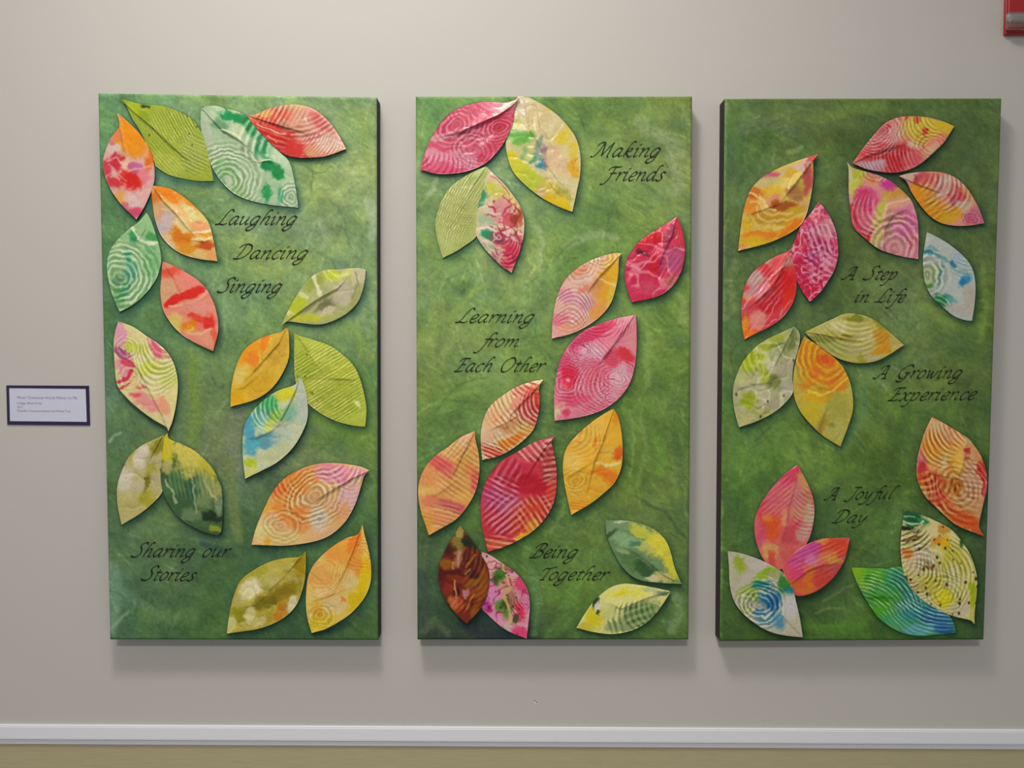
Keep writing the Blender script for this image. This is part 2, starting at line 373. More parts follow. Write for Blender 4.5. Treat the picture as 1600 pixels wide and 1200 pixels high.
# each leaf: canvas, label, stem tip, one edge, other edge, blade tip, folds (line, raised side, mm, px), base colour, paint, layer mm, crumple
LV = [
# ---- first canvas
(1, 'lime green paper leaf with fine combed ribs, top left corner', (187,153),
 [(197.5,166),(206,184),(217,201),(230,226),(241,252),(244.5,260),(264.6,273),(289.5,279.5),(312.5,283)],
 [(217,162),(255,165.5),(284,176),(303,189),(318,214),(328,255)], (334,283),
 [([(187,153),(207,173),(236,197),(270,230),(293,249),(312,272)],'u',5.5,20)], 'a9b94e',
 [('B',285,195,35,22,35,'9db443',.8),('B',212,168,20,10,40,'bccb3c',.8),('B',262,255,30,14,35,'c3cb70',.7),('B',300,235,20,25,0,'aebd6a',.7),
  ('S',62,4.6,'d6de8c',.75,272,195,42,32,0),('S',48,5,'8fa53a',.5,255,240,60,40,0),('B',225,180,14,6,45,'8aa02c',.6),
  ('S',25,6,'cdd68f',.5,305,240,25,35,0),('P',26,1.2,'4d5a1c',.8),('B',226,165,6,2.5,10,'3e4f22',.9)], 0.3, .35),
(1, 'orange, red and white blotched paper leaf, leftmost at top', (183,176),
 [(186,198),(171.6,218),(161,253),(168.8,287),(187,316)],
 [(207,197),(222,214),(236,237),(241,260),(240,287),(226,322)], (213,343),
 [([(183,176),(187,199),(193,230),(203,256)],'r',3.5,16)], 'dfb4b6',
 [('B',205,215,26,34,-30,'eda21c',1),('B',235,250,8,22,10,'e07a20',.9),('B',180,210,12,9,0,'e2946a',.9),('B',178,232,12,9,0,'dccdc6',.9),('B',176,222,7,4,20,'cf8295',.8),
  ('B',185,253,10,14,-20,'cc3a50',.95),('B',168,262,8,14,0,'d4445c',.9),('B',205,280,20,16,30,'d8352c',1),('B',177,285,14,8,40,'d2404c',.9),('B',212,262,12,7,10,'c56aa0',.8),
  ('B',196,255,6,14,0,'e8cfbc',.9),('B',228,275,10,10,0,'e58aa0',.8),('B',190,308,14,11,40,'e4b06a',.95),('B',207,312,16,10,20,'dcc4c8',.9),
  ('B',212,332,12,10,0,'d8557a',.9),('B',196,322,8,5,40,'cf6a86',.7),('K',[(165,252),(180,244),(200,268),(222,262),(240,256)],3,'f0c8c4',.6),('K',[(164,275),(180,268),(196,284)],2.4,'eec0b8',.5)], 2.2, .5),
(1, 'large mint green paper leaf with pale finger swirls, top', (315,167),
 [(313.5,180),(314.4,203),(322,237),(335.5,268),(354.7,293),(379.6,309),(417.5,319)],
 [(335,165),(351,169),(380,178),(408,208.6),(437,237),(452,253),(460,283)], (466,324.6),
 [([(315,169),(347,203),(379,222),(398,243),(414,252)],'u',5.5,22),([(400,253),(420,252),(445,258)],'u',2.5,14)], 'b3ceb0',
 [('B',325,180,14,10,0,'c2d4bc',.8),('B',353,178,16,8,20,'28a06a',1),('B',375,190,18,9,35,'1f9a60',1),('B',343,172,10,6,20,'cfe0c4',.9),('B',365,172,9,5,10,'c8d8a8',.9),
  ('B',372,205,14,10,30,'d0dcc0',.9),('B',390,195,9,22,-25,'279a5c',.95),('B',345,195,12,9,30,'58926a',.6),('B',325,210,10,24,-10,'bccabc',.9),
  ('B',412,225,12,26,20,'2fa274',.85),('B',436,248,22,8,40,'c4dcc4',.9),('B',418,258,9,8,50,'1b9058',.95),('B',434,270,14,8,50,'1f9a58',1),('B',444,285,8,8,40,'bcd6bc',.8),
  ('B',350,270,26,22,30,'8cbf86',.7),('B',372,295,20,10,30,'9cc488',.7),('B',416,300,6,16,5,'2aa260',.9),('B',437,303,6,14,10,'4cb080',.8),('B',455,300,14,22,10,'bcd8bc',.7),
  ('R',353,282,9,'e2efd6',.85,62,62,-20,.85),('R',455,308,7,'e4f0dc',.7,26,26,0,1),('S',115,13,'d6e8cc',.7,400,215,30,40,1),
  ('K',[(345,203),(370,212),(392,238),(402,252),(420,251)],3,'e6efd4',.8),('B',358,285,7,7,0,'d4d8d0',.7)], 0.3, .45),
(1, 'red, white and yellow striped paper leaf, top right', (386,180),
 [(398,179),(417.5,171),(437,165.5),(461.6,163.5),(486.5,169),(507.6,183.7),(525,204.8)],
 [(394.5,193),(408,208.6),(425,226),(442.4,240),(459.7,246),(482.7,246.5),(509.5,244)], (541,232.5),
 [([(386,180),(417.5,190),(446,199),(475,207),(490,222)],'u',4.5,18)], 'e4a69a',
 [('B',425,182,34,12,-8,'e2644a',.9),('B',430,210,32,16,20,'d93a34',1),('B',455,232,30,12,10,'d63c3c',.9),('B',480,185,30,14,20,'e8b0a0',.8),('B',500,190,20,10,40,'d9525e',.6),
  ('B',445,198,12,6,20,'b08a70',.8),('B',470,205,14,7,20,'c0886a',.6),('B',515,225,24,16,10,'e2cfc0',1),('B',410,178,18,5,-15,'e8c07a',.9),('B',461,167,18,4,0,'e8c88a',.8),
  ('S',-62,7.5,'efc4ae',.9,440,180,44,20,0),('S',-20,8,'f0c0b8',.85,490,205,40,26,.6),('S',18,9,'eab8a8',.6,420,215,34,24,0),
  ('K',[(400,196),(420,202),(446,208)],3,'eec0b4',.9),('K',[(418,214),(433,219)],2.4,'eab0a4',.8),('B',488,236,12,9,20,'dcb48a',.8),('S',-55,5,'c8485a',.6,500,225,36,18,.8),
  ('B',468,246,22,3,0,'d8303a',.8)], 2.4, .5),
(1, 'orange and cream paper leaf beside the word Laughing', (237.8,290),
 [(236.8,298.7),(238.7,319.8),(243,345),(252,368),(268,386),(288,398),(314,405)],
 [(259,293),(274,298.7),(293.3,312),(312.5,330),(325,346),(332,368)], (339.6,408),
 [([(237.8,290),(255,314),(274,333),(296,360),(311,376)],'u',5,11),([(300,375),(318,378),(334,372)],'u',2.2,10)], 'e3c48c',
 [('B',262,302,24,9,35,'e8902a',1),('B',243,310,8,14,0,'e0862c',.9),('B',300,318,34,7,40,'e69a34',.95),('B',300,334,24,7,40,'e4dba2',1),('B',318,345,10,20,-20,'e6d690',.9),
  ('B',256,346,16,20,0,'cfbfc6',1),('B',248,330,8,14,0,'dcb08a',.9),('B',284,366,15,18,-20,'dd8a1a',1),('B',292,388,14,10,10,'e0a030',.9),('B',268,380,6,14,-30,'e2cdb0',.8),
  ('B',285,352,16,8,45,'e8dcb0',.9),('B',312,355,14,10,30,'ecae80',.9),('B',322,366,12,5,0,'e8a420',1),('B',322,384,16,8,0,'c9660f',1),('B',330,400,12,10,10,'e6b070',.9),
  ('K',[(303,362),(320,361),(333,361)],3,'f4ead0',.9),('K',[(300,374),(318,373),(333,372)],3,'f0e2b0',.8)], 1.6, .6),
(1, 'round mint green paper leaf with concentric swirls, left edge', (229,332),
 [(216,347),(201,358),(182,376),(170,396),(167,420),(172,448),(179,470)],
 [(236,345),(244,368),(250,390),(251.6,410),(244,436),(228,458),(208,476)], (187,487),
 [([(229,332),(227,358),(217,374),(212,392)],'l',3.2,16)], '9fc79a',
 [('B',208,370,9,9,0,'3f9a62',.9),('B',199,395,5,20,5,'3f9f86',.95),('B',203,425,11,16,0,'5aa898',.75),('B',195,452,12,6,-30,'4a9e80',.8),('B',240,372,12,8,10,'4aa05c',.85),
  ('B',185,440,8,6,0,'5c8f74',.6),('B',185,465,8,18,-20,'55a05c',.7),('B',235,405,12,30,0,'76b67c',.7),('B',195,385,14,12,0,'b4d4a6',.8),
  ('R',186,433,9.5,'d6ead0',.8,70,66,-15,1),('K',[(217,374),(232,380),(246,378)],4,'e4efd8',.9),('K',[(204,355),(214,366),(220,372)],4,'e0ecd4',.8)], .6, .4),
(1, 'coral red paper leaf with scarlet bars, below the round mint leaf', (254,408),
 [(252,434),(250.6,456),(255,484),(268,506),(286,524),(308,537)],
 [(270,415),(288,424),(306,435),(320,448),(330,464),(338,486),(341,516)], (333,549),
 [([(254,408),(268,430),(280,452),(292,480),(306,500)],'r',2.2,20)], 'e39a88',
 [('B',268,424,26,9,-18,'e0624a',.95),('B',262,455,14,20,0,'d8b08e',.9),('B',300,440,26,18,40,'e8928a',.8),('K',[(262,477),(285,463),(312,452)],13,'db3a30',1),
  ('K',[(264,481),(295,474),(318,462),(324,445)],4,'eab8a0',.8),('B',275,505,16,12,40,'d8c878',.95),('B',300,508,18,9,-10,'e08a2e',1),('B',325,505,14,12,-20,'dc4038',1),
  ('B',305,495,14,6,10,'e0503c',.9),('B',314,508,5,6,0,'e88a92',.8),('B',296,514,8,4,-20,'e6d060',.8),('B',325,530,16,12,20,'e8a28c',.9),('K',[(290,520),(315,521),(336,510)],4,'ecc49a',.7),
  ('B',336,525,5,16,0,'e0664a',.8),('B',312,480,20,10,0,'e8a098',.8)], 1.8, .35),
(1, 'pink and lime marbled paper leaf hanging from its lower stem, left edge', (263,674),
 [(259,667),(240,656),(218,640),(198,622),(183,602),(179,570),(177.6,538),(180,518)],
 [(270,656),(276,626),(277.6,596),(272,570),(262,552),(248,538),(230,526),(208,511)], (185,502),
 [([(263,674),(254,650),(240,624),(228,600),(216,576),(200,562),(182,548)],'r',4.2,22)], 'd9d3a0',
 [('B',188,525,9,22,0,'dc9fc0',.9),('B',212,545,22,10,20,'c6d05e',.9),('B',190,552,16,6,30,'a85490',.85),('B',243,545,9,18,-30,'dd6a8c',.95),('B',262,555,6,10,-40,'d88480',.6),
  ('B',235,575,24,10,-10,'bfcc58',.95),('B',262,590,16,16,0,'c4d070',.8),('B',192,575,10,18,-30,'e09aae',.9),('B',200,565,12,5,30,'d23a64',.8),('K',[(184,596),(196,590),(204,580)],7,'d43a64',.95),
  ('K',[(188,606),(198,602),(208,588)],4,'d8485c',.9),('B',215,600,10,14,-30,'dcd29c',.9),('B',228,628,26,11,38,'e2969a',.9),('B',210,616,8,4,20,'d85868',.8),('B',255,635,10,16,-30,'e4a088',.9),
  ('B',262,660,10,14,0,'e2cca8',.9),('B',222,604,8,3,0,'d85a62',.7),('S',20,10,'eeeccc',.65,245,570,36,50,2.5),('R',197,545,7,'f0e6dc',.5,26,22,10,1),('R',202,590,8,'f0dccc',.6,22,22,0,1)], 2.6, .4),
(1, 'lime and grey paper leaf with tie-dye streaks, right edge middle', (439.4,508),
 [(452,482),(462,464),(474,446),(490,430),(510,422),(530,421),(547,419.4),(560,419)],
 [(450,502.6),(470,505),(498,507.4),(520,502),(542,490),(558,474),(566,456),(570,438)], (571.6,421.6),
 [([(439.4,508),(456,496),(478,480),(502,464),(526,452),(538,440),(547,421)],'u',6.5,20)], 'b4bb88',
 [('B',462,478,14,20,40,'b9c63e',.95),('B',490,440,20,12,-30,'9cab58',.9),('B',520,430,16,10,0,'c2cc4e',.95),('B',505,455,14,9,0,'a9b183',.9),('B',457,492,10,6,40,'dddcb4',.9),
  ('K',[(490,432),(496,448),(500,462)],6,'dcdcc0',.9),('K',[(470,458),(480,466)],6,'d6d8a8',.8),('B',542,426,12,5,-30,'d8dc90',.8),('B',515,475,22,9,-25,'7c7c5e',.85),('B',480,497,34,6,0,'c4ca44',.95),
  ('B',535,460,16,20,30,'c4beac',.95),('B',510,488,14,8,-30,'cfc8ae',.9),('B',560,432,12,16,10,'cfc9b2',.9),('B',555,460,6,18,20,'aaae78',.9),('K',[(555,425),(560,445),(552,465)],3,'9a9c70',.7)], .5, .5),
(1, 'golden yellow paper leaf with an orange patch, lower middle right', (448,511),
 [(441,518),(430,521),(416,525),(398,533),(382,546),(372,564),(365,586),(361,610)],
 [(451,520),(452,540),(451,560),(444,578),(432,598),(416,614),(394,626)], (360,635.6),
 [([(448,511),(436,536),(418,556),(400,576),(386,592),(374,605)],'l',5,18),([(400,590),(380,606),(361,609)],'u',2.2,12)], 'dcbb4c',
 [('B',388,548,14,24,30,'eca02e',.95),('B',412,535,7,18,20,'f08a2c',.85),('B',392,562,10,14,20,'ea8a30',.8),('B',375,585,12,16,20,'dcc878',.9),('B',435,545,14,30,20,'cdaa48',.8),
  ('B',370,622,12,10,20,'dcb01c',.95),('B',405,600,26,16,-30,'d0aa30',.7),('P',10,1,'6a5420',.6)], 1.2, .45),
(1, 'large yellow-green paper leaf with scratched lines, right edge', (458,517),
 [(459.6,528),(459.6,560),(461,592),(468,612),(480,629),(500,645),(525,657.5),(550,664.5)],
 [(466,524),(490,531),(516,540),(536,554),(552,570),(562,590),(569,616),(572.5,640)], (570.5,667),
 [([(458,517),(474,538),(490,564),(504,582),(512,594)],'r',2.4,18),([(512,592),(535,592),(562,594)],'u',3,16),([(514,594),(500,606),(486,622)],'r',1.8,12)], 'b7c458',
 [('B',500,550,24,18,40,'c3cd62',.8),('B',475,575,14,30,0,'a3b53e',.8),('B',540,580,22,14,20,'c4cc52',.8),('B',530,620,34,26,20,'a9b94a',.7),('B',490,630,16,10,30,'c8cc7c',.7),
  ('B',500,600,16,10,0,'c6cc68',.7),('S',-32,5.5,'dce08e',.6,510,600,66,70,0),('S',-32,4.2,'7f9428',.4,515,610,60,60,0),('B',557,632,4,7,-20,'e4e8c8',.8),('P',14,1.3,'48521c',.8)], .4, .4),
(1, 'blue, green and yellow paper leaf below the golden one', (467.5,587.5),
 [(461,601),(437.5,609),(420,619),(400,636),(385,657.5),(379.5,682.5),(379.5,715)],
 [(472.5,595),(478,612.5),(481,637.5),(479.5,657.5),(470,680),(455,702.5),(432.5,722.5),(407.5,736)], (383,748),
 [([(467.5,587.5),(462.5,607.5),(450,635),(435,662.5),(424,672)],'l',7,20),([(440,662),(420,676),(400,684),(379.5,687.5)],'u',3.4,16)], 'c4cdb2',
 [('B',445,612,18,12,-30,'cdcb3e',.95),('B',415,635,18,22,30,'48ab6a',.95),('B',405,655,14,14,30,'62b0a0',.8),('B',388,668,9,20,0,'58a6c0',.95),('B',412,660,10,20,0,'9cc8cc',.7),
  ('B',430,652,7,16,20,'8ec444',.8),('B',425,666,16,6,-30,'c6d068',.8),('B',470,630,10,38,-8,'b8c4bc',.95),('B',450,645,18,9,-50,'7fbb7c',.8),('B',455,648,14,10,-40,'8ab8b0',.7),
  ('B',415,688,26,12,0,'5c9cb0',.85),('B',392,697,14,14,0,'5cacc6',.9),('B',440,680,16,20,30,'b4c4b8',.8),('B',430,708,26,12,-30,'c0c8a4',.9),('B',390,722,11,9,0,'b4c83e',.95),('B',393,738,16,8,-20,'c8cc80',.9),
  ('S',70,8,'d2ead8',.6,415,645,24,30,2)], 2.8, .55),
(1, 'large orange and pink paper leaf with combed waves, lower right', (577,735),
 [(562.5,729),(537.5,724.5),(510,723),(485,727),(460,737),(440,751),(425,770),(412.5,795),(400,825)],
 [(569,744),(564,760),(555,787.5),(540,814),(517.5,835),(490,846),(450,852),(420,852)], (393,851),
 [([(577,735),(550,747.5),(525,762.5),(500,777.5),(477.5,792.5)],'u',6.5,24)], 'ddb488',
 [('B',450,760,34,26,-40,'e08a3e',.95),('B',435,765,12,10,0,'e06a38',.8),('B',480,745,20,16,-30,'e49448',.9),('B',520,740,30,16,10,'e08aa8',.95),('B',555,737,20,8,10,'e49ab0',.9),
  ('B',450,800,30,16,20,'e0944a',.9),('B',415,790,10,12,0,'e2ac50',.9),('B',470,810,24,20,0,'d88c4a',.8),('B',412,830,14,18,0,'d8cd96',.95),('B',440,842,34,10,0,'d6c288',.9),('B',500,812,16,16,0,'ccc0b8',.95),
  ('B',545,780,18,26,30,'d4b4bc',.95),('B',520,790,20,12,20,'d6a888',.7),('B',515,835,20,8,-20,'ceb090',.8),('B',535,800,10,18,20,'d8a064',.6),
  ('R',492,775,10.5,'f2dcb4',.85,52,50,-35,.7),('R',440,820,9,'eed8aa',.5,34,34,0,.8),('S',-35,9,'f4d4dc',.7,535,745,38,18,1.5),('S',5,7,'c87c8c',.45,545,785,20,30,2),
  ('S',60,8,'f0d4a4',.5,440,765,24,26,2),('B',418,845,5,7,20,'e0a83c',.8)], 1.0, .4),
(1, 'olive, white and brown tie-dyed paper leaf, bottom edge', (477.6,861.5),
 [(467,870),(445,872),(420,878),(395,891),(376,906.5),(366.4,927.6),(359.7,952.5)],
 [(478,879.7),(476.6,902.7),(472,923.7),(462,946.7),(445,964),(424,975.5),(401,983),(378,986.6)], (354,990),
 [([(477.6,861.5),(460,881.6),(445,899)],'l',4,12),([(446,899),(430,914),(414,927.6)],'u',3,14),([(420,925),(400,945),(365,952)],'u',2.2,10)], 'b0a755',
 [('B',400,895,30,12,-30,'a9a748',.9),('B',390,920,20,14,-20,'d4d0b2',.95),('B',435,885,22,8,-10,'b8b062',.8),('B',468,885,10,20,10,'a08e1e',.9),('B',420,908,18,10,-20,'b2b072',.8),
  ('B',455,910,10,8,0,'c2b884',.8),('B',445,925,26,14,-25,'8c7c20',.9),('B',415,942,20,10,-20,'77701c',.85),('B',440,955,9,18,20,'b98434',.9),('B',458,945,7,16,25,'cdcbae',.95),
  ('B',375,960,14,12,0,'8f902c',.9),('B',390,962,6,14,20,'ccc89a',.9),('B',362,975,7,14,10,'c8c690',.9),('B',400,972,20,8,-10,'c4bf8c',.85),('B',420,965,6,14,20,'a8983c',.8),('B',372,938,10,7,0,'b4b07c',.7)], .7, .95),
(1, 'orange and yellow paper leaf with wavy rings, lower right corner', (566.3,818.3),
 [(559,834.6),(541,841),(518,854.7),(496.7,874),(483.3,895),(479,918),(478,943),(480.4,966)],
 [(569.6,835.6),(575.3,856.7),(579.7,883.5),(578.8,910),(569.6,933.3),(550.4,956.3),(529,971.6),(508,983)], (487,989),
 [([(566.3,818.3),(550.4,864.3),(537,895),(521.6,925.7),(512,932)],'l',6,22),([(530,925),(498.6,936),(481.4,940.6)],'u',3,14)], 'd9c070',
 [('B',530,858,26,22,-40,'e0a04a',.9),('B',555,845,9,20,20,'e0843a',.95),('B',500,900,20,18,0,'e0aa66',.9),('B',505,925,22,9,-15,'d8c494',.9),('B',555,880,14,26,10,'dc9a48',.9),
  ('B',570,905,10,36,8,'d4bc22',.95),('B',555,940,22,12,-40,'ccb420',.95),('B',545,910,12,16,0,'cfc08c',.95),('B',525,945,18,16,0,'cdbb90',.85),('B',500,975,24,14,-10,'cfbc40',.95),('B',497,955,10,10,0,'d0a03c',.8),
  ('R',505,895,7.5,'d86c34',.75,46,46,-50,.75),('R',505,895,7.5,'eccf9c',.4,46,46,-50,.75),('R',565,868,6.5,'d8682e',.7,26,30,0,.8),('R',500,960,9,'e4d488',.5,26,24,0,.7),('B',535,937,5,3,40,'d07c3a',.7)], 1.4, .5),
(1, 'grey and lime paper leaf, left one of the joined pair above the word Sharing', (256,677),
 [(252,681.7),(223.7,694.7),(204,710),(191,733.7),(183.6,757.5),(183,781),(185.8,801)],
 [(258,690),(258,703),(257,736),(254,767),(236.7,788),(215,805)], (190,820),
 [([(256,677),(243,701),(236.7,712),(228,728)],'l',4.5,14)], 'b7b380',
 [('B',215,705,26,8,-30,'a9ac5a',.9),('B',222,712,12,22,5,'cfc9bc',1),('B',195,750,13,20,10,'c9c4b8',1),('B',247,698,9,16,30,'8e8a2e',.95),('B',240,720,14,9,0,'b9b28e',.9),('B',238,738,9,18,10,'a2a04c',.8),
  ('B',243,750,12,12,0,'b4ae8c',.9),('B',228,758,5,16,15,'76701e',.8),('B',205,790,22,16,-30,'b4ae7a',.9),('B',230,780,12,12,0,'a7a33e',.9),('B',217,760,10,10,0,'b8b49c',.8),('B',200,772,8,5,0,'c2bc9a',.8),('P',8,1.5,'5a5618',.7)], .4, .8),
(1, 'yellow and dark bottle green paper leaf, right one of the joined pair', (261.6,676),
 [(257,684),(253,714),(250.8,742.3),(254,766),(267,792),(284.3,811.7),(308,825.8),(327.7,834)],
 [(265,686),(284,693.6),(306,705.5),(325.5,723),(338.5,742.3),(346,762),(348,790),(347.6,818),(345,831)], (339.6,836.5),
 [([(261.6,676),(270,710),(282,740),(292,765)],'r',1.8,18)], '4f6b4a',
 [('B',262,700,10,26,0,'c7bf34',1),('B',295,712,34,18,35,'c9c263',1),('B',325,735,16,20,-20,'bdb748',.95),('B',290,735,18,18,0,'c2bc66',.9),('B',262,730,9,12,0,'b8b47a',.85),
  ('B',272,755,16,22,20,'55805a',.8),('B',335,765,12,16,0,'b4b274',.8),('B',318,770,14,30,0,'82966c',.85),('B',300,770,9,22,0,'3f6a54',.8),('B',280,785,22,14,35,'4a6c4c',.8),
  ('B',330,808,22,10,0,'2b3f2c',.9),('B',300,805,16,9,20,'7f9674',.7),('B',320,820,18,7,0,'5e7c58',.7),('B',336,828,10,6,0,'93a044',.95),('B',342,790,6,16,0,'8c9c80',.8),
  ('K',[(260,750),(266,765),(276,784)],3,'a8b89c',.8),('K',[(298,745),(304,775),(306,800)],3,'a6b494',.7),('K',[(322,745),(326,765),(336,782)],3,'c8c890',.7),('S',78,7,'b0bc84',.4,300,755,44,26,0)], 2.6, .6),
# ---- second canvas
(2, 'large deep pink paper leaf with white ripple pattern and glossy fold, top left', (812.4,152.5),
 [(801,157.5),(788.8,160.6),(762.5,159),(741.5,161),(720.5,167),(701,178.5),(687,194),(675,213.5),(664.5,238)],
 [(808,160),(803.5,172),(802.8,182),(798.4,199.5),(788.8,220.5),(774.8,239.8),(759,254.6),(738,265),(713.5,270.4),(683.8,271.6)], (657,265),
 [([(812.4,153),(800,165),(780,179.4),(753.8,191),(718.8,206.5),(690,213),(672,217)],'u',7,11)], 'd8668a',
 [('B',790,166,20,6,-30,'e6c8b8',.95),('B',805,158,10,6,-30,'c0a08c',.9),('B',770,165,16,8,0,'e090aa',.8),('B',715,185,34,18,-30,'d4486e',.85),('B',775,195,26,20,-30,'d83a5e',.9),('B',700,225,34,20,-20,'d95a80',.9),
  ('B',740,215,30,16,-30,'de5a82',.8),('B',775,225,20,12,-40,'d94868',.9),('B',720,250,36,12,10,'e0a0b8',.95),('B',755,250,9,8,0,'cf3a60',.8),('B',680,245,20,10,10,'e4a2bc',.9),('B',690,215,26,5,-15,'ecb8c4',.8),
  ('R',712,197,9,'f0a6ba',.75,42,40,-30,.75),('R',780,200,7.5,'f2a8b6',.8,34,34,-20,.7),('R',740,235,8.5,'f0aabd',.7,40,34,20,.8),('S',-58,9,'b82654',.55,690,260,40,22,2),('S',40,8,'c43460',.5,735,175,50,18,1),('R',720,255,6,'c45a86',.5,26,18,0,.7)], 2.6, .6),
(2, 'large yellow, cream and green paper leaf with a blue streak, top middle', (818.7,150.5),
 [(807.7,153),(803,173),(796.7,200.5),(790.3,222.5),(793,244.5),(802,268.4),(822.4,290.4),(846.2,308.7),(870,321.6)],
 [(829.7,153.8),(851.7,165.7),(871.9,180.3),(890.2,200.5),(901.2,218.9),(906.7,242.7),(906.3,272),(900.3,303.2)], (894.2,331.6),
 [([(818,152),(822.4,177),(828,204),(840.7,223),(846,240)],'r',3.2,12),([(838,190),(842,222),(852,255),(875,285),(899,305)],'r',2.6,10),([(848,265),(862,290),(880,310)],'u',1.8,7)], 'd8cfa6',
 [('B',815,168,10,14,0,'d6cdb8',.9),('B',840,180,16,22,30,'d6c69a',.8),('B',805,215,14,12,20,'7cbb4e',1),('B',820,213,14,8,0,'72b850',.9),('B',808,195,8,8,0,'c8cf7c',.8),('B',800,245,14,10,20,'dcd01c',1),
  ('B',825,240,14,16,10,'c6cc88',.9),('B',818,240,3,12,10,'8cb888',.8),('B',815,268,22,14,45,'cfd02c',1),('B',835,285,26,14,35,'bccb44',.95),('B',842,232,5,22,8,'8ea49a',.9),('B',844,256,7,9,10,'2a8aa4',.95),('B',851,245,4,18,0,'96789c',.8),
  ('B',832,250,4,10,20,'4ca890',.8),('B',870,235,14,5,10,'dab09a',.7),('B',870,255,22,16,30,'dcc2a4',.9),('B',880,215,14,14,30,'d9c83c',.9),('B',892,200,8,10,0,'d8cc50',.8),('B',898,235,9,14,0,'dcc84a',.85),
  ('B',897,262,10,16,0,'dcae2c',.9),('B',885,235,12,8,0,'d8cfa0',.8),('B',862,295,20,10,35,'d4c468',.9),('B',880,300,16,8,40,'a8a83c',.6),('B',882,318,16,10,35,'ddc81c',1),('B',860,310,14,8,30,'e2c414',.95),('B',845,300,9,9,30,'cfb884',.8),
  ('B',858,175,5,4,0,'dccc50',.7),('K',[(835,172),(846,200),(860,230)],2,'b8a888',.5)], 1.0, .7),
(2, 'pale green paper leaf with straight combed lines, under the pink leaf', (760,260),
 [(740,268),(721.7,278.3),(703.3,291.7),(691.7,308.3),(684.2,328.3),(680,350),(682.5,370),(686.7,386.7)],
 [(764,268),(757,300),(747,325),(746,350),(744,369.2),(726.7,383.3),(710,394)], (691.7,403),
 [([(760,260),(748,277),(735,300),(726,330)],'l',1.6,12)], 'b6c07e',
 [('B',745,275,10,14,40,'a3b45e',.8),('B',715,300,22,18,-40,'c3cb8a',.8),('B',728,345,12,26,0,'a9b468',.7),('B',700,370,16,20,0,'bfc88c',.7),
  ('S',-58,4.2,'d8dda6',.7,712,310,40,60,0),('S',-75,4.2,'8fa054',.45,705,340,30,60,0),('S',-58,6,'93a656',.5,740,280,24,26,0),('S',5,4.5,'8f9a58',.5,732,335,12,26,0),('P',8,1.2,'4c5a2a',.7)], .3, .3),
(2, 'cream paper leaf scribbled in crimson, teal and rust, under the pink leaf', (763.3,263.5),
 [(759,280),(750,300),(742.5,321.7),(739.7,343.3),(743.3,365),(753.3,383.3),(768.3,400.8),(785,416.7)],
 [(776.7,276.7),(790,290),(801.7,305),(811.7,320),(818.3,340),(818.7,363.3),(812.5,391.7)], (799.2,426.3),
 [([(763.3,264),(772,300),(780,340),(790,380)],'r',1.4,16)], 'd8cfae',
 [('B',770,278,12,12,0,'dcc8b0',.8),('B',778,300,20,12,30,'d0cc74',.95),('B',768,292,8,6,0,'cccb50',.8),('B',753,305,10,12,20,'3c9a70',.95),('B',745,320,6,10,10,'4c9a74',.9),('B',803,310,8,14,20,'dcd08c',.8),
  ('B',760,345,16,14,0,'a9bfa4',.9),('B',765,367,14,8,15,'2f9a70',1),('B',760,385,14,8,30,'b0b8a0',.9),('B',783,330,16,20,20,'d88a9c',.7),('B',795,345,12,10,20,'cf5a6c',.8),('B',812,340,8,18,10,'b4593a',.85),('B',802,343,6,6,0,'a64028',.9),
  ('B',790,375,22,16,20,'c43a5c',.85),('B',800,400,14,22,20,'cc2c54',.95),('B',775,400,8,9,0,'b8788a',.8),('B',810,375,8,14,0,'cc5a66',.8),('B',780,376,8,6,0,'7a4a60',.7),
  ('W',15,'c42a5a',.95,785,335,26,32),('W',12,'efd4d4',.9,785,370,36,30),('K',[(742,330),(755,322),(772,334),(782,336)],3.5,'ddc8c4',.9),('K',[(742,358),(758,352),(775,360),(788,364)],4,'e6d4cc',.95),('K',[(776,350),(780,362),(788,360),(785,346),(778,346)],2,'c43a68',.9),
  ('K',[(768,275),(785,285),(798,305),(797,330)],2,'c0605a',.7),('W',13,'8c1c40',.7,795,390,24,40),('K',[(805,322),(812,335),(806,350)],3,'9c3a20',.8),('S',-30,7,'efa8b8',.5,795,395,26,32,3)], 1.6, .4),
(2, 'crimson crumpled paper leaf at the right edge', (1057.6,337.6),
 [(1052,343),(1040,350),(1020,362),(1000,376),(986,394),(978,410),(976,432),(980,452)],
 [(1065,356),(1069,376),(1070,394),(1066,418),(1056,440),(1040,456),(1024,464),(1004,469)], (987,472.4),
 [([(1057.6,337.6),(1054,350),(1050,368),(1038,392),(1032,408),(1028,430)],'l',6,16)], 'c93a62',
 [('B',1015,372,26,12,-35,'cc2a3c',.95),('B',1045,360,10,16,20,'d87088',.8),('B',990,400,12,14,0,'cc4468',.9),('B',1003,393,10,5,20,'6e1838',.95),('B',1000,420,18,12,0,'c23860',.8),('B',1020,418,10,14,20,'c82034',.9),
  ('B',1052,405,16,22,10,'b8608c',.9),('B',1050,440,14,12,-30,'bc7a70',.85),('B',1045,370,6,20,15,'8e2c54',.6),('B',1062,365,6,20,0,'cc4a5c',.8),('B',990,450,14,16,0,'c83c66',.9),('B',1015,450,20,12,0,'c4506c',.8),
  ('W',22,'e890a4',.8,1015,410,40,55),('K',[(978,412),(1000,420),(1025,398)],2,'f0a8b4',.8),('K',[(1030,350),(1036,386)],2,'eab0bc',.7),('K',[(1056,388),(1070,391)],2.4,'d8c4b0',.6),('S',-55,8,'d87c9c',.4,1050,430,22,36,0)], 1.6, 1.3),
(2, 'pink and yellow paper leaf with ripple lines, left of the crimson leaf', (971,395.6),
 [(960,395.6),(940,400),(920,408),(900,420),(882,438),(870,464),(864,494)],
 [(967,406),(966,428),(962,450),(954,474),(938,494),(916,510),(890,522)], (862,529),
